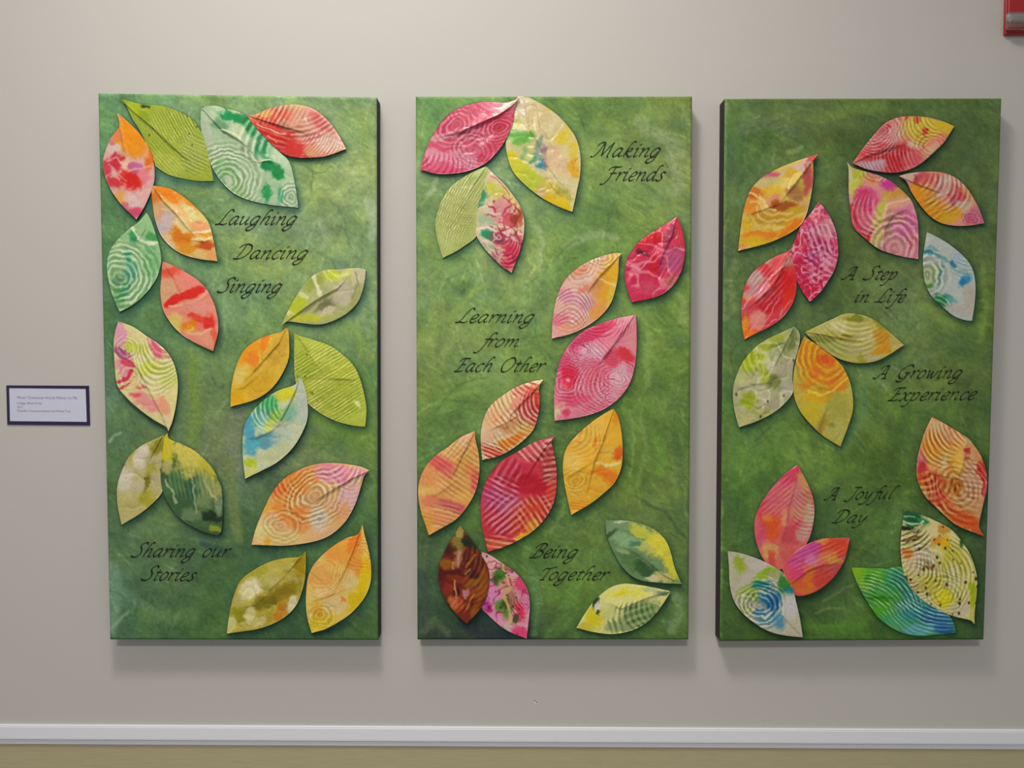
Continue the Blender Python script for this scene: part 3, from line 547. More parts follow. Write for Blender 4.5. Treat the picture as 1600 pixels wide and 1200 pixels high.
 [([(971,395.6),(952,416),(936,432),(920,454),(912,465)],'u',6,18)], 'dfb0a8',
 [('B',955,402,20,7,-25,'e0c06a',.95),('B',925,412,26,12,-30,'e2b8a0',.8),('B',905,425,14,8,-30,'e08a6a',.6),('B',910,440,30,12,-20,'e4c0b8',.9),('B',885,462,16,12,20,'d884a8',.95),('B',905,470,22,10,10,'dc9ab8',.85),
  ('B',950,445,18,40,15,'ddaa34',.95),('B',960,425,8,20,0,'e0b83a',.9),('B',930,448,12,16,30,'cf9a68',.7),('B',955,460,7,20,20,'d8c458',.8),('B',918,478,14,12,0,'c890a0',.85),('B',875,500,14,9,0,'d8708c',.8),('B',935,490,12,14,40,'dfa050',.8),
  ('B',895,510,30,9,-15,'e0a88c',.9),('B',870,520,10,10,0,'e0a4a8',.9),('R',912,414,8,'f0d8c4',.7,34,26,-40,.8),('R',940,400,8,'ecd0a0',.6,24,30,20,.8),('S',12,7.5,'f2d4d0',.75,895,480,36,34,-3),('K',[(936,432),(950,440),(964,444)],4,'ecd6a0',.7),('B',912,449,9,6,-40,'e0806c',.7),
  ('S',-12,7,'d8788e',.5,890,500,30,20,2)], .9, .35),
(2, 'large magenta and white paper leaf with looping thumbprint lines, centre right', (993,488.8),
 [(989,492.5),(965,497),(938,505.4),(913,516),(894,532.5),(879.6,553.3),(871.3,576),(866.5,603.3),(865.6,628.3)],
 [(994.6,511.7),(994.6,541),(992,570),(983.8,599),(967,622),(944,638.8),(917,649),(890,654.4)], (866.5,657.5),
 [([(993,488.8),(975.4,515.8),(958.8,538.8),(942,561.7),(927.5,580)],'l',6.5,24)], 'd889a0',
 [('B',955,505,22,9,-20,'cf5274',.8),('B',975,500,18,9,-30,'dfa0b0',.95),('B',930,520,24,10,-25,'cc3c66',.8),('B',905,540,12,14,0,'c84a78',.8),('B',925,550,22,14,0,'d6b6c6',.95),('B',950,535,14,10,0,'da8ca0',.8),('B',985,530,9,24,0,'d4929c',.95),
  ('B',975,555,16,10,40,'cc3c46',.9),('B',955,560,12,14,0,'cc5068',.8),('B',968,590,18,20,20,'ceb0bc',.95),('B',890,590,14,20,0,'d0304e',.9),('B',880,565,10,14,0,'cc5078',.8),('B',887,595,4,4,0,'e8b0bc',.9),('B',925,590,14,22,0,'d26a84',.8),('B',900,625,26,10,-10,'cf5478',.8),
  ('B',950,620,20,14,-30,'cfa0b0',.9),('B',880,640,16,9,0,'d4b0a0',.8),('B',885,644,7,9,20,'c83c68',.8),('B',870,645,6,12,0,'cdc8a4',.9),('B',910,643,20,7,-10,'d08098',.8),('B',930,635,18,9,-20,'cf6480',.6),
  ('R',906,545,6.6,'a8265c',.85,22,40,5,.6),('R',962,590,7,'c03c64',.8,44,48,25,.6),('R',885,600,7,'a82450',.7,30,36,0,.9),('S',-22,7,'b83060',.7,945,512,44,18,2),('R',930,605,8,'b02c54',.7,30,50,-10,.5),('S',75,8,'f0c4cc',.6,920,610,26,44,2),('S',45,6,'bc4c7c',.5,935,545,22,20,0)], 1.0, .35),
(2, 'white and orange paper leaf with red zebra lines, left of the magenta leaf', (849,593),
 [(829.6,596.7),(806.7,604.4),(785.8,617),(767,632.5),(756.7,651),(751.5,674),(751.5,697)],
 [(842,606.5),(843.5,624),(841,647),(833.8,670),(819,686.7),(796,704),(774,714)], (753.5,718.4),
 [([(849,593),(831.7,613.8),(815,630),(796,651),(790,658)],'u',5.5,18),([(806,652),(783.8,663.8),(758,675)],'u',3,14)], 'd9c2a6',
 [('B',790,625,30,14,-40,'dccaa0',.9),('B',815,612,16,8,-30,'dca090',.8),('B',840,600,12,6,-30,'dfc8a4',.9),('B',770,655,14,14,0,'dcb890',.8),('B',832,630,14,26,10,'c8402e',.85),('B',820,640,12,22,10,'c84e58',.9),('B',835,650,8,20,0,'c43848',.8),
  ('B',800,665,22,9,-20,'c09468',.8),('B',800,690,30,9,-30,'d8782a',.95),('B',825,670,14,10,0,'d8a85c',.8),('B',765,690,14,20,0,'d8b49c',.8),('B',768,708,20,9,20,'cc4436',.95),('B',785,700,12,7,20,'d8803c',.8),
  ('S',62,8,'c8673c',.6,783,640,34,30,1),('S',25,8,'c23c40',.8,822,612,26,22,1.5),('S',60,8,'f0d4b8',.8,825,645,20,36,2),('S',35,7.5,'e8c890',.8,800,688,34,24,1),('S',22,6,'f0cab8',.8,765,705,24,16,0),('W',13,'9a5a34',.5,800,660,30,14),('B',804,632,10,5,-40,'e09088',.7)], 1.2, .35),
(2, 'peach and orange paper leaf with rose patches, left edge', (742,673.6),
 [(720,683),(700,698),(680,712),(664,730),(655,752),(653.6,774),(658,800),(666,824)],
 [(743,688),(748,710),(749,736),(744,764),(732,788),(714,810),(692,824)], (670,836.4),
 [([(742,673.6),(728,700),(718,720),(708,742),(701,757)],'l',5.5,20),([(712,752),(690,768),(672,780)],'u',2.6,12)], 'd6a46a',
 [('B',725,685,14,9,-40,'dcb498',.9),('B',700,705,22,9,-40,'d8b078',.9),('B',690,725,20,12,20,'d8626a',.95),('B',702,740,12,10,20,'dc7c74',.8),('B',670,745,16,12,0,'d89868',.8),('B',665,768,16,10,0,'d8b874',.9),('B',725,725,14,26,20,'cda258',.8),
  ('B',742,750,8,18,10,'d0605a',.9),('B',735,735,12,9,40,'d88858',.8),('B',705,790,26,9,20,'c0626a',.9),('B',672,785,16,9,20,'cf8468',.8),('B',715,765,18,12,20,'cc9c5c',.8),('B',690,810,22,10,10,'d8906a',.8),('B',668,820,10,16,0,'d8a050',.95),('B',728,775,10,10,0,'d8ac58',.8),
  ('S',35,8,'e4c090',.45,720,735,44,50,0),('S',15,7,'e8b894',.5,690,805,34,22,0),('S',-50,7,'e4c498',.5,710,700,30,20,0)], .9, .5),
(2, 'dark red paper leaf with crossing zebra stripes, lower left', (867.6,680.6),
 [(850,686),(830,693),(808,706),(784,720),(766,740),(756,760),(751,784),(752,812),(756,836)],
 [(862,691),(866,710),(869.6,736),(869,764),(864,788),(850,812),(832,830),(810,844),(786,855)], (762.4,862),
 [([(867.6,680.6),(850,702),(838,720),(826,740),(816,760)],'l',4.5,18)], 'c04054',
 [('B',805,730,30,16,-35,'c03c58',.9),('B',830,705,22,12,-30,'cf6c74',.8),('B',855,690,14,8,-30,'c87880',.8),('B',855,725,12,30,0,'a8484a',.85),('B',820,755,34,14,10,'b42c40',.95),('B',775,780,22,20,20,'b44a7c',.8),('B',800,790,20,14,0,'b86c8c',.8),
  ('B',860,770,10,20,0,'c84a3c',.8),('B',820,810,34,22,-35,'c4503a',.85),('B',835,825,14,12,-30,'d89a3c',.9),('B',815,838,12,6,-20,'dcb83c',.9),('B',775,830,20,18,0,'b84050',.8),('B',780,850,22,9,0,'cf7050',.9),
  ('S',-8,10,'e2a8a0',.9,862,715,16,40,0),('S',-60,12,'d890a0',.6,790,735,26,26,0),('S',50,10,'e8b4a8',.75,835,705,30,18,0),('S',28,9,'d89ab8',.85,782,765,30,24,0),('S',-40,9.5,'dc94a8',.85,790,805,38,34,0),('S',55,9,'e8b080',.85,840,805,34,34,0),('S',10,9,'e8b494',.8,785,848,34,14,0),('S',-22,8,'e0a8a0',.6,858,765,14,34,0),('B',845,762,9,14,20,'b01c34',.7)], 1.4, .35),
(2, 'golden yellow paper leaf with orange flecks, below the magenta leaf', (959,638.8),
 [(947.7,644.4),(925,659),(899,681.7),(884.4,701),(879.5,724),(881,750),(886,776)],
 [(965.6,651),(971,675),(972.8,704.5),(970.5,730.5),(960.7,753),(944.5,769.5),(921.7,787.4)], (892.5,804.6),
 [([(959,638.8),(951,662),(941,691.5),(928,724),(918.5,760),(914,785)],'l',6,16),([(926,722),(905,735),(881,748)],'u',2.6,12)], 'd9ad42',
 [('B',935,665,16,12,-40,'dcb45a',.8),('B',905,690,18,14,-40,'dcb050',.8),('B',895,720,14,16,0,'dcbc6c',.8),('B',960,675,9,26,0,'d8ac40',.8),('B',962,650,5,12,0,'d88a24',.8),('B',955,705,14,9,-20,'cfb45c',.8),('B',966,708,6,12,10,'d8682a',.9),
  ('B',955,745,12,12,20,'d87c2c',.8),('B',940,735,14,6,10,'e07c30',.7),('B',905,690,3,2,0,'d06a20',.8),('B',933,690,3,10,20,'cf7820',.8),('B',905,790,16,9,0,'d8922c',.9),('B',900,765,14,14,0,'dcb04c',.8),('B',935,765,18,12,0,'d4a440',.8),
  ('K',[(930,722),(945,728),(968,722)],4,'e8d49c',.8),('R',898,750,8,'ecd48c',.5,24,24,0,.8),('S',-55,9,'e8cc88',.4,915,690,30,34,2),('S',8,5,'e0c070',.5,905,785,20,14,0),('W',14,'c87824',.5,945,730,28,40)], 1.2, .7),
(2, 'dark green and lemon paper leaf, upper one at the lower right', (1065.4,912.5),
 [(1055,889.7),(1045,854),(1032,834.5),(1012.7,821.5),(990,815),(967,812.4)],
 [(1035.5,911),(1006,907.6),(986.7,899.5),(970.5,883),(957.5,860.5),(948.4,837.7)], (946,814),
 [([(1065.4,912.5),(1038.7,899.5),(1016,880),(993,863.7),(965,852)],'u',4,20)], '6f8c68',
 [('B',1030,850,20,24,-45,'c6c24e',1),('B',1000,830,20,9,30,'b4b850',.95),('B',1050,885,12,26,-20,'c0ba4a',1),('B',1005,855,16,9,30,'b8b86c',.8),('B',965,825,20,9,0,'7f9678',.9),('B',970,816,14,3,0,'b8c4a4',.8),('B',955,835,12,4,-30,'3f5a3c',.8),
  ('B',978,845,22,10,15,'88a884',.9),('B',990,850,9,5,0,'4a7a5a',.8),('B',985,875,24,14,30,'5c7c54',.9),('B',1010,890,22,9,25,'3f6040',.9),('B',1035,903,16,6,20,'b8b47c',.9),('B',1020,905,10,4,10,'d0c8a4',.8),('B',975,862,12,5,20,'a0b08c',.7)], 1.0, .4),
(2, 'lemon, white and dark green spotted paper leaf, lowest at the lower right', (1048.5,924),
 [(1022.5,918.3),(996.5,913.5),(973.7,911.8),(954,917.4),(934.7,932),(918.5,951.5)],
 [(1037,941.7),(1022.5,961),(1003,977.5),(980,987),(954,990.5),(925,987)], (900.6,980.7),
 [([(1048.5,924),(1012.7,933.6),(970.5,951.5),(936.4,935.5)],'u',4.5,16)], 'c6c88c',
 [('B',985,925,36,9,-5,'c8c668',.95),('B',968,928,12,5,-20,'c8be2e',.8),('B',1020,922,20,5,5,'a8b08c',.9),('B',1038,925,12,4,0,'6c8060',.9),('B',965,942,24,6,20,'cac88c',.9),('B',930,965,18,16,0,'c4bc34',1),('B',915,980,14,7,0,'b8b04c',.9),
  ('B',1000,960,34,18,-30,'7e9468',1),('B',950,960,12,20,0,'bcbf88',.9),('B',970,980,22,9,0,'8c9c74',.9),('B',931,943,6,9,20,'2c3c30',.9),('B',934,950,4,9,0,'c8ccc8',.9),('B',935,958,3,4,0,'3c4c48',.9),
  ('S',70,10,'4c6640',.75,995,962,42,22,2),('S',-20,11,'a4b488',.5,1000,962,36,20,0),('S',70,9,'57704a',.6,962,978,18,14,0)], .9, .35),
(2, 'pink leaf with green painted flowers, behind the brown leaf', (752.8,862),
 [(752,875),(750,898),(750,920),(751,946),(765,962.8),(782.5,978.6),(800,989)],
 [(768.5,869),(786,880.5),(803.5,892.8),(817.5,908.5),(825.4,926),(827.7,948.8),(825.4,975)], (822.8,998),
 [([(755,864),(775,890),(795,930),(812,970)],'r',1.2,18)], 'd79ab2',
 [('B',770,880,18,10,20,'cfa8a8',.9),('B',780,897,12,14,0,'4f7c3c',.95),('B',776,905,9,9,0,'2f6a24',.9),('B',790,885,8,6,0,'5c7c40',.8),('B',800,885,8,10,20,'a86068',.7),('B',795,915,14,16,0,'bca07c',.85),('B',815,915,12,12,20,'c83c6c',.9),('B',768,920,12,12,0,'c886b4',.9),
  ('B',758,940,8,18,-20,'a8489c',.9),('B',775,935,14,12,0,'c48ab4',.8),('B',787,950,14,16,0,'5c8c3c',.95),('B',790,942,6,10,0,'2c5a1c',.8),('B',805,940,10,16,-20,'90604c',.8),('B',815,955,10,14,0,'cc3050',.95),('B',805,968,6,6,0,'3c4c24',.9),('B',822,935,6,20,0,'c87aa0',.8),
  ('B',795,978,9,9,0,'b8b0a4',.8),('B',812,988,14,10,20,'cc4878',.9),('B',775,962,14,7,30,'c88cb0',.8),('W',13,'9c2464',.75,790,920,44,60),('K',[(788,882),(792,900),(798,915),(788,930),(795,950),(800,975)],4,'c8a878',.9),('S',70,5,'e0b4c0',.35,810,940,20,50,3),('P',18,1.3,'3a2030',.8)], .3, .35),
(2, 'brown and amber paper leaf, darkest of all, lower left', (719,821.9),
 [(705.5,842),(695,861),(687,880.5),(684.9,901.5),(688.9,920.8),(698.5,940),(712.5,959.3)],
 [(730,835),(742.3,850.8),(752.8,868.3),(761.5,884),(765,901.5),(763.3,920.8),(756.3,941.8),(744,959.3)], (729,974.7),
 [([(719,822),(721,850),(724,905),(727,940)],'l',1.4,22)], '6e3216',
 [('B',715,848,12,18,10,'8a8244',.9),('B',718,830,7,12,0,'a49a5c',.9),('B',733,848,14,10,20,'33381a',.95),('B',700,860,12,8,0,'4a2c14',.8),('B',696,882,14,9,0,'94601c',.95),('B',716,875,7,16,0,'a87a64',.9),('B',738,878,18,14,0,'5c2c10',.8),('B',705,898,26,9,0,'5c2410',.95),
  ('B',715,905,20,6,10,'8c4428',.8),('B',745,900,14,9,10,'421c0c',.95),('B',757,905,7,22,0,'8c5818',.95),('B',738,910,16,6,-20,'94642a',.9),('B',700,922,9,8,0,'8c3c24',.9),('B',728,925,16,8,0,'94443a',.9),('B',726,925,6,7,0,'b8889c',.9),('B',712,928,6,9,0,'3c140c',.9),
  ('B',712,942,14,12,20,'b0583c',.9),('B',706,940,7,9,0,'c07858',.8),('B',748,930,10,20,20,'94581c',.9),('B',740,945,9,10,0,'5a240c',.9),('B',728,960,14,12,0,'7c3814',.95),('B',742,955,8,14,20,'94601c',.8),
  ('K',[(712,908),(714,935)],2.5,'c89070',.9),('K',[(741,928),(730,950)],2.2,'c08c4c',.9),('K',[(708,880),(711,890)],2.5,'c09070',.8),('K',[(742,870),(728,886)],3,'b07848',.8),('K',[(736,890),(728,900)],2.5,'c0905c',.8),('K',[(716,862),(717,885)],4,'b8948c',.7),('S',-55,9,'a4702c',.5,742,900,22,50,1),('S',-48,8,'c07850',.5,716,945,20,16,0)], 2.8, .5),
# ---- third canvas
(3, 'yellow, orange and pink paper leaf with swirling brush lines, leftmost near top', (1278.5,240.3),
 [(1257.5,247),(1232,256),(1208,266.5),(1188.5,278.5),(1173.5,295),(1164.5,317.5),(1158.5,347.5)],
 [(1271,253),(1271,272.5),(1268.8,295),(1265,316),(1259,337),(1247,355),(1223,370),(1194.5,381.3)], (1153.3,392),
 [([(1278.5,240.3),(1259,265),(1244,284.5),(1230.5,302.5),(1216.3,320.5)],'u',6.5,12),([(1228,315),(1200,325),(1175,334),(1158.5,340)],'u',3.6,14)], 'cdb868',
 [('B',1255,255,20,8,-30,'c8b0ac',.95),('B',1270,245,9,6,-30,'cc5c5c',.9),('B',1225,265,16,5,-25,'bcb89c',.8),('B',1202,275,14,7,-30,'c0607c',.95),('B',1235,268,14,7,-10,'c8a438',.9),('B',1200,285,22,9,-20,'beb684',.9),('B',1240,285,22,12,-40,'d4c478',.9),
  ('B',1180,300,20,7,15,'c8782c',.95),('B',1210,300,18,8,0,'d0b040',.8),('B',1210,314,14,7,-10,'cc907c',.9),('B',1172,325,16,14,0,'cc8a2c',.95),('B',1176,308,10,5,10,'c06024',.9),('B',1245,300,14,14,-30,'a8784c',.85),('B',1262,280,8,26,5,'b8545c',.9),('B',1250,288,6,12,-20,'b8a850',.8),
  ('B',1225,322,26,7,-5,'a05418',.9),('B',1205,340,32,12,-5,'b4902a',.9),('B',1255,322,10,12,0,'cba484',.9),('B',1240,335,20,10,-40,'c0a02c',.85),('B',1240,352,20,9,-35,'d4821c',1),('B',1195,367,40,9,0,'d08420',.95),('B',1175,378,26,9,-10,'ccaa28',.9),('B',1165,350,14,10,0,'c8a834',.9),('B',1160,386,9,5,0,'c89060',.8),
  ('K',[(1172,303),(1180,303),(1192,310),(1202,325),(1212,330)],4,'e0c49c',.9),('K',[(1175,315),(1186,318),(1194,332),(1210,338),(1236,330)],4,'d8b880',.85),('K',[(1182,325),(1186,340),(1200,347),(1230,342),(1258,332)],3.6,'d4bc80',.8),('K',[(1172,335),(1180,350),(1198,357)],3.4,'d0b874',.8),('K',[(1208,376),(1222,358),(1240,344)],3,'d4a84c',.8)], 1.0, .45),
(3, 'red, pink and white streaked paper leaf, left edge', (1236.7,386.7),
 [(1231.3,392.7),(1210,401.3),(1188.7,414.7),(1174,428),(1164.7,444),(1160.7,460),(1158,480),(1159.3,506.7)],
 [(1240,406.7),(1244,422.7),(1245,437.3),(1242.7,460),(1235.3,478.7),(1220.7,497.3),(1199.3,512),(1180.7,521.3)], (1162.7,530.4),
 [([(1236.7,387),(1230,404),(1222,420),(1208.7,446.7),(1188.7,465.3),(1160,489)],'u',6.5,11)], 'c85058',
 [('B',1215,402,20,8,-30,'cc6a6a',.9),('B',1180,435,16,14,-40,'b8a09e',1),('B',1203,412,7,9,0,'b8a8a4',.9),('B',1200,425,12,12,-40,'cc3a44',.95),('B',1215,415,10,12,-30,'cc5058',.8),('B',1232,415,7,12,20,'b08878',.9),('B',1168,462,9,6,0,'d09030',.95),('B',1168,468,8,3,0,'c84a3c',.8),
  ('B',1175,455,14,6,-20,'b898a0',.9),('B',1195,450,26,7,-45,'d48ca0',.8),('B',1215,450,12,6,-40,'c4b4b4',.9),('B',1225,445,20,26,20,'c8282c',1),('B',1205,475,26,14,-35,'bc2c3c',.95),('B',1235,465,9,16,20,'cc3c30',.9),('B',1185,500,16,14,-20,'cc8c84',.95),('B',1165,480,7,10,0,'b8586c',.8),
  ('B',1165,510,7,18,0,'d08c34',1),('B',1170,524,12,8,-20,'d4762c',1),('B',1210,500,16,9,-35,'c84454',.8),('K',[(1238,392),(1226,414),(1205,436),(1175,464),(1160,480)],2.5,'e8a8b0',.8),('K',[(1206,472),(1188,495),(1172,517)],2.2,'e0908c',.8),('K',[(1222,455),(1206,488),(1186,514)],2,'e08888',.7),('K',[(1236,470),(1215,495),(1196,512)],2,'e49c9c',.7),('K',[(1230,398),(1212,424),(1190,448),(1166,470)],2,'dc7c88',.7),
  ('S',-48,7,'e49aa4',.45,1195,445,34,34,0)], .6, .7),
(3, 'crimson paper leaf covered with a pale pink web of lines', (1280,315.3),
 [(1265,335.5),(1253,349),(1244,370),(1235,392.5),(1236.7,397),(1238,413),(1246,438.7),(1254,456)],
 [(1292,331),(1301,347.5),(1307,365.5),(1309.3,388),(1309.3,400),(1304.7,418.7),(1295.3,436),(1280.7,457.3)], (1265.3,472),
 [([(1280,315.3),(1281,340),(1281.5,358),(1283,385)],'l',2.2,16)], 'b83a66',
 [('B',1275,335,12,14,0,'cc6070',.8),('B',1295,355,12,22,0,'c49098',.9),('B',1270,360,14,16,0,'c06a90',.7),('B',1280,395,20,18,0,'a03a78',.7),('B',1250,380,10,24,10,'c02c48',.8),('B',1250,415,12,20,0,'b82c4c',.9),('B',1268,450,20,16,0,'bc2a4a',.9),('B',1298,415,10,20,0,'b8587c',.8),
  ('W',15,'dfa2b8',1,1275,390,50,85),('W',10,'d88aa6',.8,1275,400,50,80),('S',70,9,'dca0b8',.7,1275,375,36,30,0),('S',35,10,'d894ac',.6,1285,415,34,30,0),('S',-25,9,'8c1c48',.35,1262,420,30,40,0)], 2.8, .4),
(3, 'red and yellow combed paper leaf, topmost', (1332.3,255),
 [(1349,231.5),(1366.3,209.8),(1383.7,192.5),(1403,183.8),(1424.8,181.7),(1450.8,183.8),(1474.7,190.3)],
 [(1353.3,264),(1375,268.3),(1396.7,270),(1418.3,266),(1437.8,256.4),(1457.3,240),(1474.7,222.8),(1483.3,209.8)], (1491,197.3),
 [([(1332.3,255),(1353.3,244.5),(1379.3,234.8),(1414,225),(1425,228)],'u',6,22)], 'c8807c',
 [('B',1440,200,36,18,0,'c2ae48',1),('B',1475,198,18,12,20,'bca83c',.95),('B',1375,215,26,18,-35,'c4727c',.9),('B',1360,235,22,7,-25,'c44454',.8),('B',1400,205,14,12,0,'c4989c',.8),('B',1388,240,40,16,-15,'b8323c',.85),('B',1395,255,26,14,0,'b42e3c',.95),('B',1365,258,20,10,0,'b4a0ac',.95),
  ('B',1427,227,10,8,0,'c0b4ac',.95),('B',1440,215,12,14,0,'b89c4c',.8),('B',1450,235,20,8,-40,'c0a48c',.9),('B',1425,250,18,9,-30,'bc5c68',.9),('B',1447,205,5,5,0,'c02c2c',.95),('B',1435,188,2.5,4,0,'b83030',.9),('B',1416,187,3,4,0,'a83838',.9),('B',1390,198,5,4,30,'bc2c48',.9),('B',1352,228,9,6,-30,'c43040',.7),('B',1438,262,3,3,0,'a83030',0),
  ('R',1378,205,7,'dcb0b4',.8,44,34,-25,.6),('S',75,6.5,'d8848c',.8,1395,250,38,22,1),('S',-15,6,'d8a4a8',.7,1370,228,34,18,2),('S',55,7,'dcd088',.6,1430,205,34,26,2),('R',1456,226,7,'8c5424',.5,30,26,0,.8),('S',60,5.5,'8c3c60',.6,1360,262,20,12,0)], 1.0, .4),
(3, 'large pink, crimson and lime paper leaf, below the topmost', (1323.4,253.2),
 [(1326,266),(1326,300.8),(1329.5,333.3),(1333.8,355),(1349,370),(1370.7,387.5),(1392.3,396),(1414,401.6)],
 [(1333,262),(1353.3,268.3),(1375,274.8),(1392.3,283.5),(1409.7,297.6),(1422.7,311.7),(1428,322.5),(1433.5,344),(1435.2,372.3)], (1434.6,404.9),
 [([(1380,385),(1384,355),(1394.5,336.6),(1412,329),(1428,322)],'u',4.5,18)], 'c9889a',
 [('B',1328,262,6,10,-30,'b8b49c',.95),('B',1343,275,14,14,-30,'aab83c',.95),('B',1333,290,9,16,0,'b8bc60',.95),('B',1328,275,5,12,0,'bcb8a4',.8),('B',1365,285,18,10,20,'cc9484',.9),('B',1360,280,6,5,0,'c87c44',.8),('B',1395,295,20,10,25,'bc4494',1),('B',1340,310,14,9,0,'b8b47c',.8),
  ('B',1350,315,16,24,-10,'c04070',.95),('B',1335,325,10,7,0,'c43a50',.9),('B',1362,312,9,12,0,'c05c84',.8),('B',1345,345,16,26,-15,'c06478',.9),('B',1335,345,8,20,-15,'b8324c',.8),('B',1355,370,14,9,25,'b83038',.95),('B',1400,303,24,9,-5,'b89850',.95),('B',1405,318,22,9,-20,'c89c88',.9),('B',1378,325,8,18,20,'b0b450',.95),
  ('B',1372,350,9,26,15,'b0b458',.95),('B',1370,375,10,16,10,'b4b070',.9),('B',1388,350,7,22,10,'9c8468',.8),('B',1415,350,20,22,0,'c0689c',.85),('B',1405,385,24,18,0,'c89098',.95),('B',1400,340,12,9,0,'b88080',.8),('B',1425,380,9,18,0,'c07084',.9),
  ('R',1398,388,11,'dcb0b4',.85,52,62,10,1.1),('K',[(1378,340),(1384,322),(1400,316),(1425,312)],4,'d4b89c',.8),('S',65,10,'d8a4b0',.6,1350,340,28,36,2),('R',1366,270,8,'dcb4a8',.6,26,18,0,.8)], .8, .6),
(3, 'pink and orange paper leaf with white brush stripes, right edge near top', (1404.3,274.8),
 [(1422.7,270.5),(1444.3,268.3),(1470.3,269.4),(1492,277),(1509.4,292),(1522.4,311.7),(1531,329)],
 [(1416.2,283.5),(1424.8,300.8),(1437.8,320.3),(1453,337.7),(1470.3,348.5),(1492,352.9),(1515.9,352.4)], (1538,348.5),
 [([(1404.3,274.8),(1431.3,286.8),(1457.3,296.5),(1476.8,305)],'u',5,14)], 'c08a80',
 [('B',1425,275,20,6,5,'b8a098',.95),('B',1455,280,20,10,10,'b85c5c',.95),('B',1435,278,8,5,0,'a85464',.8),('B',1432,284,6,4,20,'8c2c50',.8),('B',1480,285,10,10,0,'b8a09c',.9),('B',1495,305,16,16,30,'b03c50',.95),('B',1485,295,12,8,20,'b47070',.8),('B',1440,300,20,14,30,'cc8c20',1),('B',1455,325,26,18,35,'c48a1c',1),
  ('B',1480,340,16,10,10,'b8981c',.95),('B',1490,315,10,6,30,'9c5068',.8),('B',1515,300,9,16,-40,'b8945c',.8),('B',1505,325,12,12,0,'b4a494',.9),('B',1490,330,16,8,20,'bc8c24',.9),('B',1520,340,16,12,10,'b45874',.95),('B',1528,335,9,14,0,'b06c84',.8),('K',[(1465,305),(1476,300),(1482,278)],4,'c4b4b0',.8),
  ('S',-62,9,'d0b8ac',.75,1480,300,44,34,1.5),('S',-30,10,'d8a848',.7,1450,325,26,24,1),('R',1518,342,6,'c8a0ac',.6,16,12,0,1)], 1.4, .4),
(3, 'white paper leaf with blue and green swirls, right edge', (1448.3,362.5),
 [(1445.8,378.3),(1442.5,400),(1442.5,421.7),(1445.8,443.3),(1455,461.7),(1471.7,478.3),(1490,493.3),(1506.7,500)],
 [(1466.7,371.7),(1483.3,381.7),(1501.7,396.7),(1515,411.7),(1521.7,428.3),(1524.2,450),(1522.5,476.7)], (1518.7,501.7),
 [([(1449,363),(1470,400),(1490,440),(1508,480)],'r',.8,20)], 'a3acac',
 [('B',1450,395,9,4,10,'3c7e98',.95),('B',1458,388,14,3,5,'5c8c9c',.8),('B',1468,402,14,4,35,'5a8c90',.8),('B',1487,412,8,5,50,'2c7096',.95),('B',1467,423,4,6,0,'3c7ca4',.9),('B',1508,440,11,7,-30,'2876a4',1),('B',1513,433,5,4,0,'3c88b0',.9),('B',1498,404,12,5,40,'8c9cb0',.7),('B',1454,428,14,18,0,'9cac88',.95),('B',1468,430,5,20,0,'6a9494',.7),
  ('B',1454,448,9,4,0,'5c8c3c',.9),('B',1470,470,14,9,30,'2f7c50',1),('B',1482,465,5,9,-30,'3c8c80',.9),('B',1490,470,10,5,20,'6c98a0',.8),('B',1488,478,4,4,0,'4c8c80',.8),('B',1500,425,20,4,20,'7c9ca0',.7),('B',1515,470,12,26,0,'a4a09c',1),('B',1500,485,20,9,20,'a4a2a0',.95),
  ('R',1449,430,9.5,'bcc4b8',.85,34,40,0,1.2),('R',1463,484,8,'b4c0b0',.8,26,26,0,1),('R',1504,402,6,'707c98',.5,18,14,20,.8),('S',15,7,'708c98',.35,1505,420,20,20,1)], .7, .3),
(3, 'lime and silver glossy crumpled paper leaf, left of the orange one', (1241,510),
 [(1220,520),(1196,531),(1176,546),(1160,566),(1150,588),(1145,610),(1147,638)],
 [(1248,518),(1250,530),(1246,550),(1240,570),(1238,592),(1239,612),(1226,630),(1206,646),(1180,659)], (1154.4,667.6),
 [([(1241,510),(1228,536),(1216,560),(1206,580),(1198,596)],'u',4.5,10),([(1200,598),(1175,601),(1146,610)],'u',3,12)], 'a3a684',
 [('B',1205,535,26,9,-35,'94a03c',.9),('B',1175,560,22,20,-30,'a4b42c',1),('B',1195,575,12,24,0,'9cac3c',.8),('B',1185,550,16,4,20,'b4b890',.8),('B',1160,590,14,9,0,'b0b280',.8),('B',1225,545,12,12,-30,'8c9468',.9),('B',1240,530,8,16,10,'6c7c44',.9),('B',1205,572,10,10,0,'bcbca8',.9),('B',1230,575,14,12,0,'a8a490',.9),
  ('B',1210,595,12,10,0,'707848',.8),('B',1230,605,10,14,0,'aaa69c',.95),('B',1170,625,16,12,-20,'94a428',.95),('B',1195,620,9,14,0,'b0ac98',.9),('B',1205,635,20,10,-30,'a09c88',.9),('B',1155,615,8,7,0,'b0ac90',.8),('B',1165,655,18,12,-20,'acac7c',.95),('B',1190,645,14,9,0,'98a05c',.7),
  ('S',75,10,'c4c898',.6,1172,565,18,22,1),('W',22,'ccccb8',.5,1210,580,50,70),('P',10,1.6,'3c4418',.8)], .8, 1.3),
(3, 'orange paper leaf fading to olive, middle of the joined three', (1257,525),
 [(1252,536),(1246,554),(1241,576),(1239,596),(1241,620),(1250,642),(1266,662),(1286,681)],
 [(1266,532),(1282,542),(1300,556),(1316,572),(1327,594),(1332,616),(1332.4,640),(1325,666)], (1313,698),
 [([(1257,525),(1262,545),(1268,570)],'r',1.8,12),([(1280,670),(1288,645),(1294,628)],'l',2.4,12)], 'aba350',
